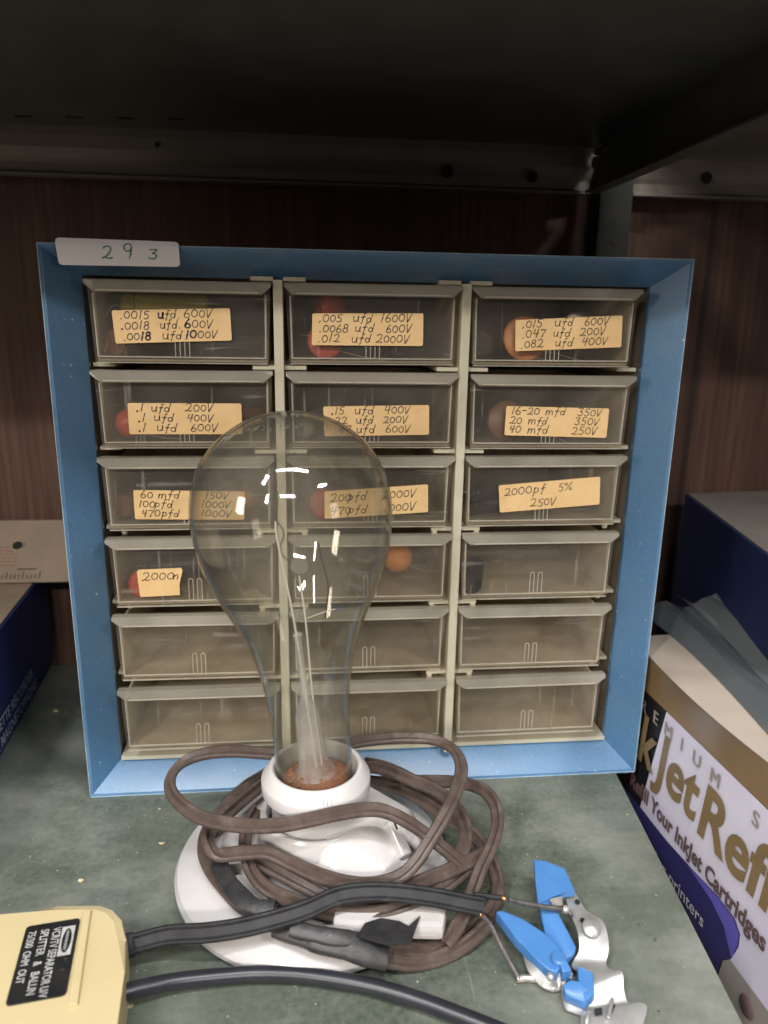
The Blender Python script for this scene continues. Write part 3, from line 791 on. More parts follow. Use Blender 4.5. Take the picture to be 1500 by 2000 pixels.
b.prism([(-0.03135, -0.13746, 0.01350), (0.02121, -0.14333, 0.01350), (0.02609, -0.12648, 0.01350), (0.00903, -0.12110, 0.01350), (-0.02896, -0.12032, 0.01350)], (0, 0, .0085), 0, .0030)
b.build('lug', PORC, lamp)
b = MB()
pt = [(-0.02002, -0.14629, 0.02360), (-0.01589, -0.13966, 0.02380), (-0.00816, -0.13756, 0.02400), (0.00031, -0.14005, 0.02400), (0.00430, -0.14331, 0.02400), (0.01056, -0.13785, 0.02420), (0.00797, -0.14362, 0.02400), (0.00399, -0.15249, 0.02360), (-0.00569, -0.15257, 0.02340), (-0.01324, -0.14924, 0.02360)]
b.prism(pt, (0, 0, -.0012), 0)
b.build('tape_scrap', TAPE, lamp)

# brown two-core flex, as one long strand of several loops
def zip_prof(w=.0075, t=.0041, n=7):
    r = t / 2; c = w / 2 - r; out = []
    for s in (1, -1):
        for k in range(n):
            a = math.radians((-78 + 156 * k / (n - 1)) + (0 if s == 1 else 180))
            out.append((s * c + r * math.cos(a), r * math.sin(a)))
        out.append((0, s * r * .12))
    return out
ZP = zip_prof()
def flex(name, pts, mat, parent, prof=ZP, n=10, up=(0, -.6, .8), twist=None):
    path = crom(pts, n)
    ups = None
    if twist:
        ups = []
        m = len(path)
        for i in range(m):
            f = i / (m - 1) * (len(twist) - 1); k = min(int(f), len(twist) - 2)
            ups.append(V(twist[k]).lerp(V(twist[k + 1]), f - k).normalized())
    b = MB(); b.sweep(path, prof, up, 0, True, True, None, ups)
    return b.build(name, mat, parent)
U0 = (0, -.6, .8); UL = (-.35, -.75, .5); UR = (.3, -.8, .5)
cordparts = [
 # big loop left and in front, then right loop back over the top (upper coil)
 [(0.04904, -0.09971, 0.01200), (0.03820, -0.10573, 0.02400), (0.02706, -0.10636, 0.03500), (0.01570, -0.10377, 0.04400), (0.00516, -0.10516, 0.05300), (-0.00487, -0.10471, 0.05800), (-0.01490, -0.10584, 0.06000), (-0.02851, -0.10867, 0.06050), (-0.04304, -0.10924, 0.05800), (-0.05761, -0.10655, 0.05400), (-0.07645, -0.09855, 0.04900), (-0.09498, -0.08799, 0.04600), (-0.10787, -0.07699, 0.04600), (-0.11669, -0.06256, 0.04600), (-0.11822, -0.04924, 0.04700), (-0.11243, -0.03801, 0.04800), (-0.10052, -0.03245, 0.04900), (-0.08479, -0.03315, 0.05000), (-0.07035, -0.03577, 0.05000), (-0.05461, -0.03692, 0.04900), (-0.03734, -0.03515, 0.04900), (-0.01966, -0.03074, 0.05000), (-0.00458, -0.02731, 0.05000), (0.01487, -0.02765, 0.05100), (0.03220, -0.03246, 0.05200), (0.04259, -0.04486, 0.05300), (0.04447, -0.06235, 0.05300), (0.03875, -0.07953, 0.05100), (0.02909, -0.09618, 0.04700), (0.01884, -0.10858, 0.04100), (0.01033, -0.11654, 0.03500), (0.00132, -0.12044, 0.03100), (-0.01093, -0.12160, 0.02900), (-0.02409, -0.11937, 0.02900), (-0.03846, -0.11350, 0.03000), (-0.05072, -0.10594, 0.03100), (-0.06327, -0.09970, 0.03300), (-0.07693, -0.09913, 0.03300), (-0.08818, -0.09790, 0.03200), (-0.09414, -0.08793, 0.03100), (-0.09476, -0.07699, 0.03000), (-0.08694, -0.06197, 0.02900), (-0.07490, -0.04127, 0.02700), (-0.06550, -0.02909, 0.02600), (-0.04636, -0.02382, 0.02600), (-0.02238, -0.02649, 0.03000), (-0.00323, -0.03139, 0.03400), (0.00912, -0.04108, 0.03600), (0.01966, -0.05013, 0.03600), (0.03164, -0.05711, 0.03400), (0.04060, -0.07070, 0.03200), (0.04305, -0.08498, 0.03000), (0.03966, -0.09780, 0.02800), (0.03355, -0.10474, 0.02500)],
 # outer right loop, falling down to the front
 [(-0.01877, -0.01545, 0.01800), (-0.00115, -0.02681, 0.02100), (0.01301, -0.03514, 0.02600), (0.02838, -0.04211, 0.03000), (0.04520, -0.04727, 0.03200), (0.05804, -0.05588, 0.03300), (0.06274, -0.06942, 0.03300), (0.06101, -0.08495, 0.03200), (0.05450, -0.09959, 0.03000), (0.04617, -0.11172, 0.02700), (0.03963, -0.12193, 0.02300), (0.03383, -0.13147, 0.01900), (0.02780, -0.13680, 0.01300), (0.02345, -0.13869, 0.00800)],
 # middle coil right, running back under the others
 [(-0.00443, -0.02950, 0.02200), (0.01129, -0.03755, 0.02300), (0.02540, -0.05301, 0.02400), (0.03743, -0.06703, 0.02300), (0.04894, -0.07998, 0.02100), (0.05370, -0.08975, 0.01900), (0.05646, -0.09901, 0.01400), (0.05694, -0.10644, 0.00800), (0.05244, -0.11466, 0.00500), (0.04101, -0.12552, 0.00400), (0.02954, -0.13295, 0.00400)],
 # broad strand from the right edge in towards the front
 [(0.05049, -0.09940, 0.02400), (0.03912, -0.10609, 0.02500), (0.02615, -0.11327, 0.02600), (0.01270, -0.11896, 0.02600), (0.00003, -0.12224, 0.02400), (-0.01224, -0.12382, 0.02200), (-0.02421, -0.12221, 0.02100), (-0.03376, -0.11934, 0.02100), (-0.04463, -0.11219, 0.02200), (-0.05585, -0.10393, 0.02300), (-0.06748, -0.09533, 0.02400), (-0.07359, -0.08936, 0.02400)],
 # inner dark strand left of the pedestal
 [(-0.07100, -0.05759, 0.02800), (-0.07494, -0.06966, 0.02700), (-0.07559, -0.08414, 0.02600), (-0.07217, -0.09970, 0.02500), (-0.06533, -0.11110, 0.02400), (-0.05538, -0.11896, 0.02300), (-0.04459, -0.12430, 0.02200), (-0.03165, -0.12893, 0.02100), (-0.01761, -0.13163, 0.02100), (-0.00457, -0.13150, 0.02200), (0.00918, -0.12719, 0.02200), (0.02106, -0.12174, 0.02200), (0.03447, -0.11074, 0.02100), (0.04984, -0.09449, 0.02000)],
 # outer left strand to the taped part
 [(-0.06987, -0.01905, 0.02000), (-0.08296, -0.03221, 0.02100), (-0.09257, -0.04999, 0.02200), (-0.09824, -0.06543, 0.02200), (-0.09788, -0.08092, 0.02100), (-0.09262, -0.09391, 0.02000), (-0.08480, -0.10549, 0.01900), (-0.07661, -0.11569, 0.01800), (-0.06709, -0.12430, 0.01800), (-0.05744, -0.13083, 0.01700), (-0.04577, -0.13663, 0.01600)],
 # front strands lying along the rim
 [(-0.01366, -0.14190, 0.01500), (0.00053, -0.14092, 0.00900), (0.01263, -0.13953, 0.00600), (0.02525, -0.13628, 0.00400), (0.03741, -0.13060, 0.00400), (0.04829, -0.12139, 0.00400), (0.05549, -0.11047, 0.00400), (0.05838, -0.10141, 0.00500)],
 [(-0.00819, -0.14620, 0.00900), (0.00477, -0.14527, 0.00450), (0.01451, -0.14325, 0.00300), (0.02454, -0.14029, 0.00300), (0.03622, -0.13578, 0.00550), (0.04711, -0.12814, 0.00750)],
 # back strands behind the collar
 [(-0.06724, 0.00107, 0.01200), (-0.08009, -0.01516, 0.01400), (-0.08903, -0.03166, 0.01500), (-0.09397, -0.04954, 0.01600), (-0.09236, -0.06359, 0.01700)],
 [(-0.00686, -0.02068, 0.03000), (0.00454, -0.02898, 0.03200), (0.01564, -0.03718, 0.03100), (0.02784, -0.04595, 0.02800), (0.03977, -0.06200, 0.02400), (0.04865, -0.07536, 0.01900), (0.05380, -0.08411, 0.01600)],
]
cord_mb = MB()
for k, pts in enumerate(cordparts):
    path = crom(pts, 12)
    ups = []
    for i, p in enumerate(path):
        a = math.sin(i * .03 + k * 1.9) * .75
        ups.append(V((math.sin(a), -.62 * math.cos(a) , .75)).normalized())
    cord_mb.sweep(path, ZP, mi=0, ups=ups)
cord = cord_mb.build('power_cord', CORD, lamp)
def tape_wrap(pts, w, t, n=8):
    path = crom(pts, n); m = len(path); mb = MB()
    prof = [(w / 2 * math.copysign(abs(math.cos(a)) ** .6, math.cos(a)), t / 2 * math.copysign(abs(math.sin(a)) ** .8, math.sin(a))) for a in [2 * math.pi * k / 16 for k in range(16)]]
    sc = [1 + .03 * math.sin(i * .45) + (.07 if m * .35 < i < m * .62 else 0) + (.05 if i > m * .8 else 0) for i in range(m)]
    mb.sweep(path, prof, mi=0, scale=sc)
    return mb.build('tape_wrap', TAPE, cord)
tape_wrap([(-0.08872, -0.09391, 0.02350), (-0.08277, -0.10600, 0.02300), (-0.07645, -0.11586, 0.02250), (-0.06818, -0.12389, 0.02200), (-0.05869, -0.12645, 0.02150)], .0088, .0048)
tape_wrap([(-0.05728, -0.13375, 0.01950), (-0.04799, -0.13911, 0.02000), (-0.03891, -0.14342, 0.02000), (-0.02771, -0.14685, 0.01900), (-0.01764, -0.14884, 0.01600), (-0.00677, -0.14876, 0.01150)], .0105, .0056)
tape_wrap([(-0.05020, -0.13967, 0.02350), (-0.04114, -0.14277, 0.02300), (-0.02992, -0.14551, 0.02200), (-0.01854, -0.14511, 0.01900), (-0.01102, -0.14455, 0.01600)], .0076, .0044)

# ---------------------------------------------------------------- glass bulb
B0 = V((-.0376, -.073, .052)); B1 = V((-.0484, -.073, .2070)); bax = (B1 - B0).normalized()
bulb = thing('light_bulb', 'large clear pear shaped glass light bulb standing in the porcelain holder', 'light bulb', B0)
zp = [(.0001, .2553), (.0100, .2543), (.0200, .2512), (.0300, .2455), (.0385, .2376), (.0447, .2274), (.0481, .2155), (.0489, .2060), (.0482, .1955), (.0460, .1830), (.0416, .1700), (.0358, .1575), (.0302, .1440), (.0259, .1300), (.0228, .1150), (.0212, .1000), (.0206, .0850), (.0206, .0720), (.0204, .0640), (.0194, .0560)]
pr = [(p.x, p.y) for p in crom([(r, z, 0) for r, z in zp], 5)]
b = MB()
b.lathe([(max(r, .0001), z - B0.z) for r, z in pr], B0, bax, 96)
b.lathe([(max(r - .0008, .0001), z - B0.z - (.0008 if z > .2 else 0)) for r, z in pr], B0, bax, 96)
gl = b.build('glass', GLASS, bulb, recalc=False)
b = MB()
b.lathe([(.0190, .0052), (.0160, .0078), (.0120, .0090), (.0080, .0086), (.0001, .0088)], B0, bax, 40)
rnd = random.Random(3)
for k in range(60):
    a = rnd.uniform(0, 6.28); rr = rnd.uniform(.004, .0165); s = rnd.uniform(.0008, .0022)
    q = B0 + bax * .0088 + V((rr * math.cos(a), rr * math.sin(a), 0))
    b.lathe([(.0001, -s * .5), (s, 0), (s * .7, s * .5), (.0001, s * .8)], q, bax, 8)
b.build('base_cement', CEMENT, bulb)
def on(h, dx=0., dy=0.): return B0 + bax * h + V((dx, dy, 0))
b = MB()
b.lathe([(.0130, .0075), (.0092, .0105), (.0078, .016), (.0072, .028), (.0068, .038), (.0064, .044), (.0046, .049), (.0026, .054), (.0020, .064), (.0018, .086), (.0026, .0895), (.0001, .0912)], B0, (bax + V((-.03, 0, 0))).normalized(), 24)
b.build('stem', STEMG, bulb)
b = MB()
b.tube(crom([on(.012, .0010, -.001), on(.050, -.0010, -.001), on(.100, -.0040, -.0015), on(.140, -.0082, -.002), on(.150, -.0083, -.002)], 6), .00055, 0, 6)
b.tube(crom([on(.012, .0040, .001), on(.055, .0022, .001), on(.095, .0020, .001), on(.126, .0004, .001)], 6), .00055, 0, 6)
b.tube(crom([on(.098, .003, 0), on(.101, .010, -.001), on(.1035, .0175, -.002)], 5), .00025, 0, 6)
b.build('support_wire', SUPPORT, bulb)
b = MB()
pts = []
for i in range(160):
    f = i / 159
    c0 = on(.150, -.0078, -.002).lerp(on(.120, -.0025, 0), f) + V((.002 * math.sin(f * 9), 0, 0))
    pts.append(c0 + V((.0006 * math.cos(i * 1.6), .0006 * math.sin(i * 1.6), 0)))
b.tube(pts, .00016, 0, 5)
b.tube(crom([on(.165, -.0062, -.001), on(.158, -.0068, -.002), on(.150, -.0080, -.002)], 4), .0004, 0, 6)
b.tube(crom([on(.1385, .0115, -.001), on(.128, .0128, 0), on(.115, .0148, 0), on(.098, .0120, 0)], 5), .00045, 0, 6)
b.build('filament', TUNG, bulb)
b = MB()      # faint etched stamp near the crown
q_ = V((0, 0, 1)).rotation_difference(bax).to_matrix(); cS = B0 + bax * (.2068 - B0.z)
rnd = random.Random(21)
def crown(a, e, r=.04905): return cS + q_ @ V((r * math.cos(e) * math.cos(a), r * math.cos(e) * math.sin(a), r * math.sin(e)))
for k in range(9):
    a0 = math.radians(-142 + k * 9.5)
    pts = [crown(a0 + math.radians(rnd.uniform(-2.6, 2.6)), math.radians(64 + rnd.uniform(-3, 3))) for _ in range(4)]
    b.tube(crom(pts, 3), .00016, 0, 5)
b.build('etched_mark', princ('etched_grey', (.16, .15, .13), .6), bulb)
b = MB()
b.lathe([(.0001, -.0006), (.0044, -.0006), (.0048, 0), (.0044, .0006), (.0001, .0006)], on(.126, .0012, 0), (.25, -.75, .6), 24)
b.build('heat_disc', GETTER, bulb)

# ---------------------------------------------------------------- yellow splitter with its leads
spl = thing('signal_splitter', 'cream yellow plastic signal splitter with black name plate and two black leads', 'splitter', (-0.16190, -0.13214, 0.00000))
Zs = .024
b = MB()
cA, cB = V((-0.14015, -0.11432, 0.02200)), V((-0.12748, -0.12772, 0.02200))
outl = [V((-0.22172, -0.12346, 0.02200)), V((-0.18748, -0.11838, 0.02200)), V((-0.16338, -0.11337, 0.02200)), V((-0.14244, -0.11479, 0.02200)), V((-0.13535, -0.11829, 0.02200)), V((-0.12949, -0.12509, 0.02200)), V((-0.12473, -0.13692, 0.02200)), V((-0.12165, -0.15647, 0.02200)), V((-0.11855, -0.18316, 0.02200)), V((-0.11757, -0.19999, 0.02200)), V((-0.19217, -0.19732, 0.02200))]
outl = [V((p.x, p.y, 0.0004)) for p in outl]
b.prism(outl, (0, 0, .0216), 0, .0042)
pA, pB = V((-0.14862, -0.12089, 0.02220)), V((-0.14038, -0.17187, 0.02220))
du = (pB - pA); dn = V((-du.y, du.x, 0)).normalized()
b.prism([pA, pB, pB + dn * .0035, pA + dn * .0035], (0, 0, .0012), 0, .0005)   # step beside the name plate
pC, pD = V((-0.14733, -0.12131, 0.02220)), V((-0.13913, -0.17198, 0.02220))
b.build('case', IVORY, spl)
b = MB()
nq = [V((-0.16626, -0.16925, 0.02230)), V((-0.17218, -0.12762, 0.02230)), V((-0.14904, -0.12439, 0.02230)), V((-0.14375, -0.16739, 0.02230))]   # BL TL TR BR in picture
# reading direction runs down the picture: u from top to bottom, v towards the right
o_ = V(nq[1]); uu = (nq[0] - nq[1]); vv = (nq[2] - nq[1]); Wn, Hn = uu.length, vv.length
pf = plane(o_, uu.normalized(), vv.normalized())
pfn = lambda h: (lambda x, y: (lambda p: V((p.x, p.y, .0223 + h)))(pf()(x, y)))
out = rrect(0, 0, Wn, Hn, .0018)
b.poly([pfn(.0004)(x, y) for x, y in out], 0)
b.grid([[pfn(.0004)(x, y) for x, y in out], [pfn(-.0006)(x, y) for x, y in out]], 0, False, True)
f2 = pfn(.00055); f3 = pfn(.0007); f4 = pfn(.00085)
b.poly([f2(x, y) for x, y in [(Wn * .10, Hn * .70), (Wn * .50, Hn * .70), (Wn * .50, Hn * .94), (Wn * .10, Hn * .94)]], 1)
el = [(Wn * .30 + Wn * .165 * math.cos(t * math.pi / 14), Hn * .82 + Hn * .085 * math.sin(t * math.pi / 14)) for t in range(28)]
b.poly([f3(x, y) for x, y in el], 0)
sw = [(Wn * (.17 + .26 * k / 30), Hn * (.82 + .035 * math.sin(k * 1.9))) for k in range(31)]
b.stroke(sw, .0004, f4, 1)
b.text('VCR/TV SEPARATOR U/V', .0049, lambda x, y: f2(x + Wn * .09, y + Hn * .53), 1, .00008, .70)
b.text('SPLITTER   &   BALUN', .0049, lambda x, y: f2(x + Wn * .09, y + Hn * .31), 1, .00008, .76)
b.text('75/300  OHM  OUT', .0046, lambda x, y: f2(x + Wn * .09, y + Hn * .08), 1, .00008, .74)
b.build('name_plate', [PLATE, SILVERPR], spl, recalc=False)
# flat twin lead
TW = []
wq, tq = .0088, .0025
for k in range(9): TW.append((wq / 2 - tq / 2 + tq / 2 * math.cos(math.radians(-100 + 25 * k)), tq / 2 * math.sin(math.radians(-100 + 25 * k))))
TW += [(wq * .2, tq * .22), (-wq * .2, tq * .22)]
for k in range(9): TW.append((-wq / 2 + tq / 2 + tq / 2 * math.cos(math.radians(80 + 25 * k)), tq / 2 * math.sin(math.radians(80 + 25 * k))))
TW += [(-wq * .2, -tq * .22), (wq * .2, -tq * .22)]
tlp = [(-0.12766, -0.13283, 0.01300), (-0.11898, -0.13264, 0.01500), (-0.10706, -0.13314, 0.01800), (-0.09000, -0.13698, 0.02150), (-0.07336, -0.13902, 0.02500), (-0.05692, -0.13896, 0.02850), (-0.04276, -0.13699, 0.03100), (-0.02826, -0.13216, 0.03300), (-0.01360, -0.13133, 0.03350), (0.00107, -0.13207, 0.03250), (0.01823, -0.13365, 0.03000), (0.03295, -0.13546, 0.02700), (0.04145, -0.13592, 0.02500)]
tl = flex('twin_lead', tlp, BLACK, spl, TW, 8, (0, -.72, .70))
b = MB()
b.sweep(crom([(-0.12759, -0.13313, 0.01300), (-0.12349, -0.13261, 0.01360)], 3), [(.0053 * math.cos(t * math.pi / 6), .0022 * math.sin(t * math.pi / 6)) for t in range(12)], up=(0, -.72, .70))
b.build('grommet', BLACK, spl)
for s, tip, w_pts in ((0, ((0.04366, -0.13056, 0.02620), (0.05289, -0.13165, 0.02500)), None), (1, ((0.03465, -0.13747, 0.02400), (0.03954, -0.13817, 0.02280)), None)):
    b = MB(); p, q = V(tip[0]), V(tip[1])
    b.tube([p - (q - p) * .6, p, p.lerp(q, .86)], .00135, 0, 10)
    b.tube([p.lerp(q, .86), p.lerp(q, 1.0)], .0011, 1, 10)
    b.lathe([(.0001, -.001), (.0012, -.0006), (.0014, 0), (.0012, .0006), (.0001, .001)], q, (q - p), 12, 1)
    b.build('conductor', [BLACK, COPPER], tl)
coax = [(-0.12712, -0.15618, 0.01000), (-0.11653, -0.15211, 0.00850), (-0.10286, -0.14807, 0.00660), (-0.08492, -0.14623, 0.00560), (-0.06647, -0.14578, 0.00520), (-0.04772, -0.14775, 0.00500), (-0.02906, -0.15208, 0.00500), (-0.01080, -0.15796, 0.00500), (0.00676, -0.16574, 0.00500), (0.02344, -0.17472, 0.00500), (0.04029, -0.18434, 0.00500), (0.05424, -0.19334, 0.00500)]
b = MB(); b.tube(crom(coax, 8), .0036, 0, 20)
b.lathe([(.0001, 0), (.0062, 0), (.0064, .004), (.0060, .0065), (.0001, .0066)], V(coax[0]) + V((-.003, .0, 0)), V(coax[1]) - V(coax[0]), 20)
b.build('coaxial_cable', BLACKG, spl)

# ---------------------------------------------------------------- spring clip
clip = thing('spring_clip', 'silver wavy spring clip with blue plastic levers lying on the green shelf', 'clip', (0.08481, -0.13840, 0.00000))
def wavy(left, right, zz, th=.0007, nsub=5, cross=5):
    """bent metal strip: paired edge points and heights along its length"""
    L = crom([V(p) for p in left], nsub); R = crom([V(p) for p in right], nsub); Z = crom([(z, 0, 0) for z in zz], nsub)
    mb = MB(); top = []; bot = []
    for a, c, z in zip(L, R, Z):
        row = [a.lerp(c, k / cross) for k in range(cross + 1)]
        for p in row: p.z += z.x
        top.append(row); bot.append([p - V((0, 0, th)) for p in row])
    mb.grid(top); mb.grid(bot)
    for e in (0, -1): mb.grid([[r[e] for r in top], [r[e] for r in bot]], 0, False)
    for e in (0, -1): mb.grid([top[e], bot[e]], 0, False)
    return mb
Lf = [(0.08978, -0.11457, 0.01200), (0.08823, -0.12468, 0.01200), (0.08773, -0.13156, 0.01100), (0.08723, -0.14192, 0.01000), (0.08565, -0.14884, 0.00800), (0.08037, -0.15440, 0.00700), (0.08331, -0.16056, 0.00700), (0.08628, -0.16641, 0.00600), (0.08327, -0.17078, 0.00500), (0.08042, -0.17388, 0.00400), (0.07750, -0.17630, 0.00300), (0.07530, -0.18065, 0.00200), (0.07281, -0.18652, 0.00200)]
Rf = [(0.09514, -0.11501, 0.01200), (0.09572, -0.12683, 0.01200), (0.09738, -0.13196, 0.01200), (0.10111, -0.13952, 0.01200), (0.10004, -0.14938, 0.01000), (0.09647, -0.15588, 0.00800), (0.09770, -0.16107, 0.00800), (0.10059, -0.16381, 0.00800), (0.09948, -0.16914, 0.00600), (0.09989, -0.17377, 0.00500), (0.10454, -0.17481, 0.00400), (0.10699, -0.17719, 0.00300), (0.10200, -0.18406, 0.00200)]
wv = [0, .0004, .0012, .0024, .0006, -.0012, .0010, .0020, .0002, -.0012, .0006, .0012, 0]
m_ = wavy(Lf, Rf, wv)
for q, rr in (((0.09339, -0.12416, 0.01300), .0013), ((0.09124, -0.13697, 0.01400), .0012)):
    m_.lathe([(.0001, 0), (rr, 0), (rr, .0006), (.0001, .0006)], q, (0, -.3, 1), 14, 1)
m_.lathe([(.0001, .0016), (.0028, .0012), (.0044, 0), (.0046, -.001)], (0.09387, -0.14251, 0.01500), (.1, -.4, 1), 20, 0)
for qa, qb in (((0.09234, -0.17361, 0.00640), (0.08756, -0.18101, 0.00500)), ((0.07943, -0.17877, 0.00620), (0.07698, -0.18295, 0.00450))):
    m_.tube(crom([qa, V(qa).lerp(V(qb), .5) + V((0, 0, .0006)), qb], 4), .0009, 0, 8)
m_.prism([(0.09217, -0.17509, 0.00550), (0.09253, -0.17627, 0.00550), (0.08854, -0.18075, 0.00460), (0.08748, -0.18029, 0.00460)], (0, 0, .0003), 1)
m_.prism([(0.08235, -0.17752, 0.00620), (0.08593, -0.17730, 0.00620), (0.08522, -0.17988, 0.00520), (0.08185, -0.17995, 0.00520)], (0, 0, .0003), 1)
m_.build('metal_leaf', [METAL, SLOT], clip)
Lf = [(0.05879, -0.13961, 0.00600), (0.05934, -0.14719, 0.00500), (0.05942, -0.15357, 0.00400), (0.06175, -0.15826, 0.00300), (0.06430, -0.16175, 0.00300), (0.06817, -0.16434, 0.00300)]
Rf = [(0.05902, -0.14456, 0.01000), (0.06255, -0.15182, 0.00900), (0.06519, -0.15566, 0.00700), (0.06756, -0.15993, 0.00600), (0.07030, -0.16262, 0.00600), (0.07035, -0.16464, 0.00600)]
m_ = wavy(Lf, Rf, [0, .0004, .0008, .0004, 0, 0])
Lf = [(0.06817, -0.16434, 0.00300), (0.07027, -0.16098, 0.00600), (0.07244, -0.15987, 0.00900), (0.07556, -0.16009, 0.01000), (0.07817, -0.16119, 0.00900)]
Rf = [(0.07188, -0.16402, 0.00300), (0.07255, -0.16281, 0.00600), (0.07352, -0.16279, 0.00850), (0.07528, -0.16259, 0.00900), (0.07709, -0.16344, 0.00800)]
m2 = wavy(Lf, Rf, [0] * 5)
m_.build('metal_leaf', [METAL, SLOT], clip); m2.build('metal_leaf', [METAL, SLOT], clip)
Lf = [(0.07238, -0.16373, 0.00700), (0.07172, -0.16572, 0.00400), (0.07097, -0.17294, 0.00300), (0.07410, -0.17513, 0.00260), (0.07773, -0.17677, 0.00240)]
Rf = [(0.07401, -0.16399, 0.00800), (0.07306, -0.16730, 0.00560), (0.07419, -0.17042, 0.00460), (0.07794, -0.17193, 0.00420), (0.08200, -0.17248, 0.00400)]
wavy(Lf, Rf, [0] * 5).build('metal_leaf', [METAL, SLOT], clip)
def slab(pts, th, bev=.0006):
    mb = MB(); mb.prism([V(p) for p in pts], (0, 0, -th), 0, bev); return mb
s_ = slab([(0.07766, -0.09935, 0.01900), (0.08338, -0.10051, 0.01900), (0.09235, -0.10651, 0.01860), (0.09263, -0.12218, 0.01800), (0.08730, -0.12105, 0.01720), (0.07785, -0.12500, 0.01680), (0.07143, -0.12775, 0.01720), (0.07398, -0.11578, 0.01820)], .0035)
s_.hull([V(p) for p in [(0.07317, -0.12223, 0.01650), (0.07917, -0.12272, 0.01650), (0.08091, -0.13124, 0.01400), (0.08405, -0.14902, 0.01100), (0.08163, -0.15224, 0.01000), (0.07769, -0.15310, 0.00900), (0.07466, -0.14633, 0.01000), (0.07162, -0.14024, 0.01100), (0.07242, -0.13098, 0.01350)]] + [V(p) - V((0, 0, .006)) for p in [(0.07317, -0.12223, 0.01650), (0.07917, -0.12272, 0.01650), (0.08405, -0.14902, 0.01100), (0.07769, -0.15310, 0.00900), (0.07162, -0.14024, 0.01100)]], 0, .0006)
s_.build('lever', CLIPBLUE, clip)
m_ = MB(); m_.prism([(0.07772, -0.12676, 0.01840), (0.08455, -0.12528, 0.01840), (0.08361, -0.12996, 0.01720), (0.07838, -0.13102, 0.01720)], (0, 0, -.0005), 0)
m_.build('solder_tab', SOLDER, clip)
s_ = slab([(0.05034, -0.12697, 0.01350), (0.05341, -0.12677, 0.01400), (0.06303, -0.13365, 0.01400), (0.07221, -0.14377, 0.01350), (0.07542, -0.15118, 0.01300), (0.07540, -0.15797, 0.01200), (0.07018, -0.16193, 0.01050), (0.06706, -0.16043, 0.01050), (0.06250, -0.15383, 0.01150), (0.05600, -0.14261, 0.01280)], .0060, .0010)
s_.lathe([(.0001, .0010), (.0030, .0010), (.0036, .0002), (.0038, -.006), (.0001, -.006)], (0.07294, -0.15641, 0.01280), (0, 0, 1), 24)
s_.prism([(0.07201, -0.15556, 0.01420), (0.07574, -0.15763, 0.01380), (0.07701, -0.16271, 0.01200), (0.07253, -0.16315, 0.01200)], (0, 0, -.006), 0, .0006)
s_.build('lever', CLIPBLUE, clip)
s_ = slab([(0.08022, -0.16072, 0.01250), (0.08376, -0.16293, 0.01250), (0.08623, -0.16473, 0.01200), (0.08407, -0.17306, 0.01000), (0.07933, -0.17560, 0.00900), (0.07808, -0.16908, 0.01050)], .0050, .0008)
s_.hull([V(p) for p in [(0.07092, -0.16853, 0.01100), (0.07472, -0.16721, 0.01180), (0.07859, -0.16834, 0.01180), (0.08231, -0.17213, 0.01000), (0.07947, -0.17547, 0.00800), (0.07417, -0.17355, 0.00850), (0.07129, -0.17151, 0.00950)]] + [V(p) - V((0, 0, .005)) for p in [(0.07092, -0.16853, 0.01100), (0.07859, -0.16834, 0.01180), (0.07947, -0.17547, 0.00800), (0.07129, -0.17151, 0.00950)]], 0, .0008)
s_.build('lever', CLIPBLUE, clip)
b = MB()
b.lathe([(.0001, .0016), (.0012, .0013), (.0018, .0004), (.0018, -.001)], (0.06617, -0.16505, 0.01200), (0, -.3, 1), 16)
b.build('rivet', METAL, clip)
b = MB()
b.tube(crom([(0.05487, -0.13232, 0.02480), (0.06125, -0.13251, 0.02260), (0.07069, -0.13253, 0.02000), (0.07932, -0.13268, 0.01820), (0.08387, -0.13217, 0.01720)], 5), .00125, 0, 10)
b.tube(crom([(0.08202, -0.13176, 0.01760), (0.08436, -0.13300, 0.01720), (0.08579, -0.13463, 0.01660), (0.08600, -0.13595, 0.01600)], 4), .0010, 0, 8)
b.lathe([(.0001, -.002), (.0018, -.0014), (.0022, 0), (.0016, .0014), (.0001, .002)], (0.08420, -0.13279, 0.01720), (.6, -.4, .5), 12, 1)
b.build('lead_wire', [OLDWIRE, SOLDER], clip)
b = MB()
b.tube(crom([(0.04005, -0.13819, 0.02260), (0.04434, -0.14008, 0.01800), (0.04847, -0.14602, 0.01100), (0.05196, -0.15082, 0.00580), (0.05494, -0.15627, 0.00220)], 5), .00125, 0, 10)
b.tube(crom([(0.05377, -0.15581, 0.00200), (0.05815, -0.15585, 0.00200), (0.06299, -0.15679, 0.00220)], 4), .0016, 1, 10)
b.build('lead_wire', [OLDWIRE, SOLDER], clip)

# ---------------------------------------------------------------- ink refill carton on the right
ink = thing('ink_refill_box', 'ink refill carton with white and brown print standing right of the shelf edge', 'box', (0.18700, -0.01741, -0.07600))
iu, iv = V((0.06359, -0.99798, -0.00000)), V((0, 0, 1)); io = V((0.18700, -0.01741, 0.00000)); inn = iu.cross(iv).normalized()   # inn points out of the face
IF = lambda h=0.: (lambda s, t_: io + iu * s + iv * t_ + inn * h)
b = MB()
bT = .0825; bB = -.0750; s0, s1, dep = -.055, .150, .13
f0 = IF()
b.prism([f0(s0, bB), f0(s1, bB), f0(s1, bT), f0(s0, bT)], inn * -dep, 0, .0012)
b.build('carton', [BLACKPR], ink)
b = MB()
bul = lambda s: .0050 * max(0., math.sin(math.pi * (s + .035) / .16))
b.grid([[IF(.0004 + bul(s0 + .001 + (s1 - s0 - .002) * k / 24) * (j / 6) ** 1.6)(s0 + .001 + (s1 - s0 - .002) * k / 24, .0568 + (bT - .0570) * j / 6) for k in range(25)] for j in range(7)], 0)
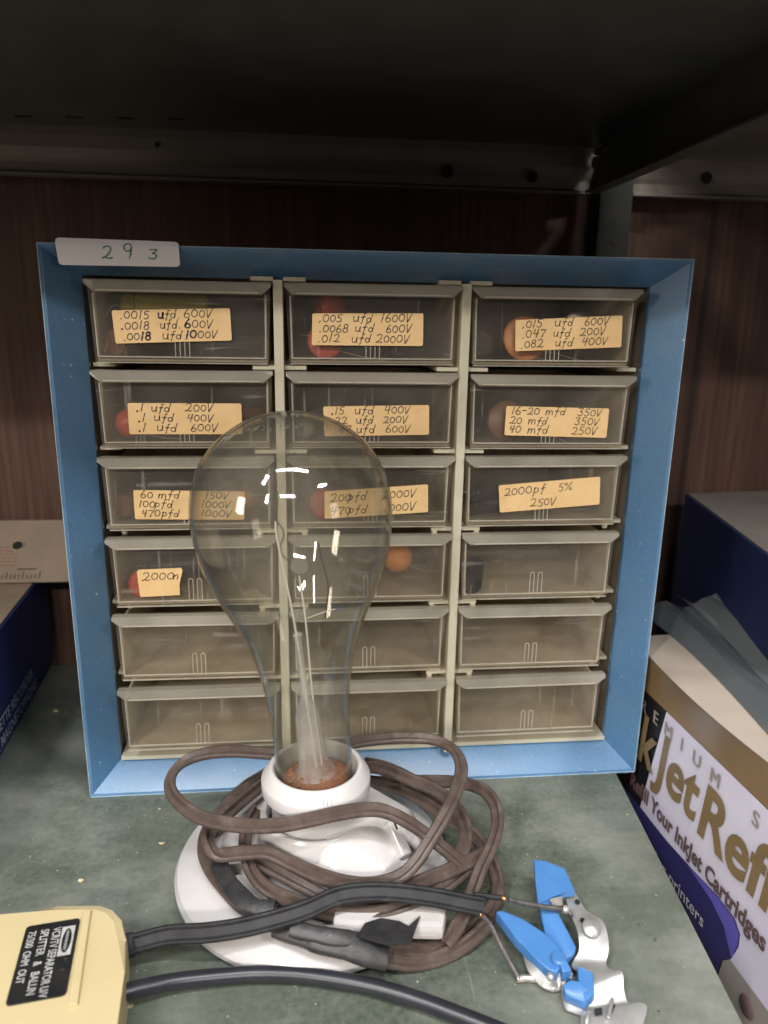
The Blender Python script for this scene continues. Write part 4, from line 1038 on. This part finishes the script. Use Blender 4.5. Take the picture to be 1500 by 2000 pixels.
b.poly([IF(.0004)(*p) for p in [(.0016, .0566), (s1 - .002, .0566), (s1 - .002, bB + .002), (.092, bB + .002), (.092, -.0262), (-.0152, -.0262)]], 1)
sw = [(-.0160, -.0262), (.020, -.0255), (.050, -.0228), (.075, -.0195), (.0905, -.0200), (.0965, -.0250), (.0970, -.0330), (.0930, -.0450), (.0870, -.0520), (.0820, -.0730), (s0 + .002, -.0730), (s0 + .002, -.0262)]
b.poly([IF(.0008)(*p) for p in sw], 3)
sv = [(.045, -.0236), (.075, -.0197), (.0903, -.0202), (.0962, -.0252), (.0966, -.0325), (.0935, -.0440), (.0900, -.0400), (.084, -.0320), (.070, -.0262)]
b.poly([IF(.0012)(*p) for p in sv], 2)
b.poly([IF(.0012)(*p) for p in [(.0925, -.046), (s1 - .002, -.046), (s1 - .002, -.073), (.084, -.073), (.0875, -.0520)]], 4)
for ch, s in (('P', -.0392), ('R', -.0235), ('E', -.0078), ('M', .0080), ('I', .0237), ('U', .0399), ('M', .0585), ('S', .0949)):
    for dx in (-.0005, 0., .0005):
        b.text(ch, .0128, lambda x, y, s=s: IF(.0016 + dx * .1)(s + dx + x, .0425 + y), 5, 0., 1., 'CENTER')
b.text('Ink', .0490, lambda x, y: IF(.0016)(-.0062 + x, .0080 + y), 6, .0012, .82, 'RIGHT', .12)
b.text('Jet', .0490, lambda x, y: IF(.0016)(-.0005 + x, .0080 + y), 6, .0012, .86, 'LEFT', .12)
b.text('Refill', .0490, lambda x, y: IF(.0016)(.0475 + x, .0050 + y), 6, .0013, .88, 'LEFT', .12)
b.text('Refill Your InkJet Cartridges', .0152, lambda x, y: IF(.0016)(-.0300 + x, -.0176 + y), 7, .0005, .84, 'LEFT', .05)
b.text('& color printers', .0120, lambda x, y: IF(.0016)(-.0125 + x, -.0490 + y), 8, .0001, 1.02)
b.lathe([(.0001, 0), (.006, 0), (.0062, -.0003)], IF(.0020)(.111, -.0585), inn, 24, 7)
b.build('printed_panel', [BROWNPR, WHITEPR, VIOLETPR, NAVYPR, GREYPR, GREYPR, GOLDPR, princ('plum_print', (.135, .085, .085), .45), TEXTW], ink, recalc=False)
b = MB()
g = lambda s, d, h: io + iu * s + iv * (bT + h) - inn * d
b.prism([g(s0 + .001 + (s1 - s0 - .002) * k / 24, -.0006 - bul(s0 + .001 + (s1 - s0 - .002) * k / 24), .0003) for k in range(25)] + [g(s1 - .001, dep - .002, .0003), g(s0 + .001, dep - .002, .0003)], (0, 0, .0008), 0)
b.build('lid', BEIGE, ink)
# crumpled dark wrap lying on the carton
b = MB(); rows = []
rnd = random.Random(11)
for i in range(15):
    d = .021 + .103 * i / 14
    row = []
    for k in range(26):
        s = s0 - .030 + (s1 - s0 + .03) * k / 25
        h = .0045 + .0052 * math.sin(i * 1.15 + .35 * math.sin(k * .22)) * (1 - .03 * i) + .0022 * math.sin(i * .6 + k * .32) + .0022 * i * .55
        if i == 0: h = .0010
        row.append(g(s, d + .010 * math.sin(k * .13 + 1.) - .010 * (k / 25), h + .0012))
    rows.append(row)
b.grid(rows, 0)
low = [[V((p.x, p.y, g(0, 0, .0012).z)) for p in r] for r in (rows[0], rows[-1])]
b.grid([rows[0], low[0]], 0); b.grid([rows[-1], low[1]], 0); b.grid([[r[0] for r in rows], [V((r[0].x, r[0].y, low[0][0].z)) for r in rows]], 0); b.grid([[r[-1] for r in rows], [V((r[-1].x, r[-1].y, low[0][0].z)) for r in rows]], 0)
up_ = [[p + V((0, 0, .0035 + .0035 * math.sin(i * .8 + k * .17) + .0012 * math.sin(i * 2.1 - k * .4))) - inn * .004 for k, p in enumerate(r)] for i, r in enumerate(rows)]
b.grid(up_[2:], 1)
wr = b.build('plastic_wrap', [POUCH, WRAP])
tag(wr, 'dark crinkled plastic wrap lying on top of the ink refill carton', 'plastic wrap')

# ---------------------------------------------------------------- dark blue cartons
def carton(corner, d_along, d_deep, z0, z1, name, lab, top_m, side_m, textfn=None):
    t = thing(name, lab, 'box', (V(corner).x, V(corner).y, z0))
    c = V(corner); a, dd = V(d_along), V(d_deep)
    base = [V((p.x, p.y, z0)) for p in (c, c + a, c + a + dd, c + dd)]
    b = MB(); b.prism(base, (0, 0, z1 - z0 - .0008), 0, .0008); b.build('carton', side_m, t)
    b = MB(); q = [V((p.x, p.y, z1 - .0006)) for p in base]; ce = sum(q, V((0, 0, 0))) / 4
    b.prism([ce + (p - ce) * .985 for p in q], (0, 0, .0006), 0); b.build('lid', top_m, t)
    return t
# left: right hand face seen, receding
lc = V((-0.26068, 0.14867, 0.00000)); lf = V((-0.25331, 0.04979, 0.00000)); ldir = (lf - lc).normalized()
lc2 = lc - ldir * .055
lt = carton(lc2, ldir * .32, V((-.30, -.02, 0)), .0004, .0830, 'cassette_box', 'dark blue carton with white lettering on the left under the tan ruler card', KRAFT, NAVY)
b = MB()
n_ = V((-ldir.y, ldir.x, 0)).normalized()
if n_.x < 0: n_ = -n_
lo_ = V((-0.26068, 0.14867, 0.00000)); rd = -ldir
TP = lambda h: (lambda x, y: lo_ + rd * (x) + V((0, 0, y)) + n_ * h)
b.text('CASSETTE RECORDER', .0118, lambda x, y: TP(.0006)(x - .012, y + .0170), 0, .0001, .92, 'RIGHT')
b.text('À MAGNETOPHONE', .0118, lambda x, y: TP(.0006)(x - .006, y + .0048), 0, .0001, .92, 'RIGHT')
b.build('lettering', TEXTW, lt, recalc=False)
# right, further back on the next shelf
rc = V((0.28335, 0.16920, 0.15500)); rf = V((0.25179, -0.00073, 0.15500)); rdir = (rf - rc).normalized()
carton(rc, rdir * .22, V((.30, .03, 0)), -.0758, .155, 'storage_carton', 'plain dark blue carton with grey top at the back of the right shelf', GREYB, princ('deep_navy_carton', (.008, .016, .062), .55, (.010, .020, .075), 40))

# ---------------------------------------------------------------- ruler card leaning on the wall
b = MB()
r0, r1 = V((-.42, .166, .0852)), V((-.185, .166, .0852)); rup = V((0, .043, .040)); rn = rup.cross(V((1, 0, 0))).normalized()
if rn.y > 0: rn = -rn
RP = lambda h: (lambda x, y: r0 + V((x, 0, 0)) + rup.normalized() * y + rn * h)
Lr, Hr = (r1 - r0).length, rup.length
b.prism([RP(0)(0, 0), RP(0)(Lr, 0), RP(0)(Lr, Hr), RP(0)(0, Hr)], rn * .0016, 0, .0004)
xe = .162
for k in range(40):
    x = xe - k * .0032; hh = .0042 if k % 4 else .0066
    b.poly([RP(.0019)(*p) for p in [(x, .0028), (x + .0006, .0028), (x + .0006, .0028 + hh), (x, .0028 + hh)]], 1)
rnd = random.Random(5)
b.poly([RP(.0019)(*p) for p in [(xe - .018, .0112), (xe - .003, .0112), (xe - .003, .0122), (xe - .018, .0122)]], 1)
for ln in range(6):
    y = .0150 + ln * .0034; x = xe - .020
    while x > .02:
        w_ = rnd.uniform(.002, .007)
        b.poly([RP(.0019)(*p) for p in [(x - w_, y), (x, y), (x, y + .0011), (x - w_, y + .0011)]], 2)
        x -= w_ + .0012
b.lathe([(.0001, .0004), (.0040, .0004), (.0042, 0)], RP(.0018)(xe - .022, .034), rn, 20, 3)
b.lathe([(.0040, .0002), (.0046, .0008), (.0052, .0002)], RP(.0018)(xe - .022, .034), rn, 20, 4)
rul = b.build('ruler_card', [RULER, INKD, REDPR, SLOT, KRAFT])
tag(rul, 'tan ruler card with tick marks and punched hole lying above the left blue box', 'ruler')

# ---------------------------------------------------------------- crumbs on the board
for k, (q, s, lab) in enumerate((((-0.16485, -0.07389, 0.00000), .0016, 'oblong pale crumb on the green shelf left of the lamp base'), ((-0.16359, -0.07362, 0.00000), .0, ''), ((-0.12693, -0.04740, 0.00000), .0014, 'pale crumb on the shelf left of the coiled flex'), ((-0.13400, -0.01526, 0.00000), .0009, 'tiny white crumb just in front of the blue frame near its left corner'), ((0.01492, -0.10116, 0.01700), .0013, 'yellow crumb on the porcelain base under the flex loop'), ((-0.15690, -0.10045, 0.00000), .0, ''), ((-0.12166, -0.15350, 0.00000), .0018, 'tan crumb beside the black coaxial plug'), ((-0.23471, 0.11023, 0.00000), .0022, 'grey paint fleck on the shelf near the left blue box'), ((0.15583, -0.04356, 0.00000), .0008, 'tiny pale speck near the right shelf edge'))):
    if not s: continue
    b = MB(); rnd = random.Random(k)
    b.hull([V((s * rnd.uniform(-1.4, 1.4), s * rnd.uniform(-.6, .6), abs(s * rnd.uniform(0, .7)))) for _ in range(9)] + [V((s, 0, 0)), V((-s, 0, 0)), V((0, s * .6, 0)), V((0, -s * .6, 0))], 0)
    o = b.build('crumb', CRUMB); o.location = V(q) + V((0, 0, .0003))
    tag(o, lab, 'crumb', 'crumbs on the shelf')
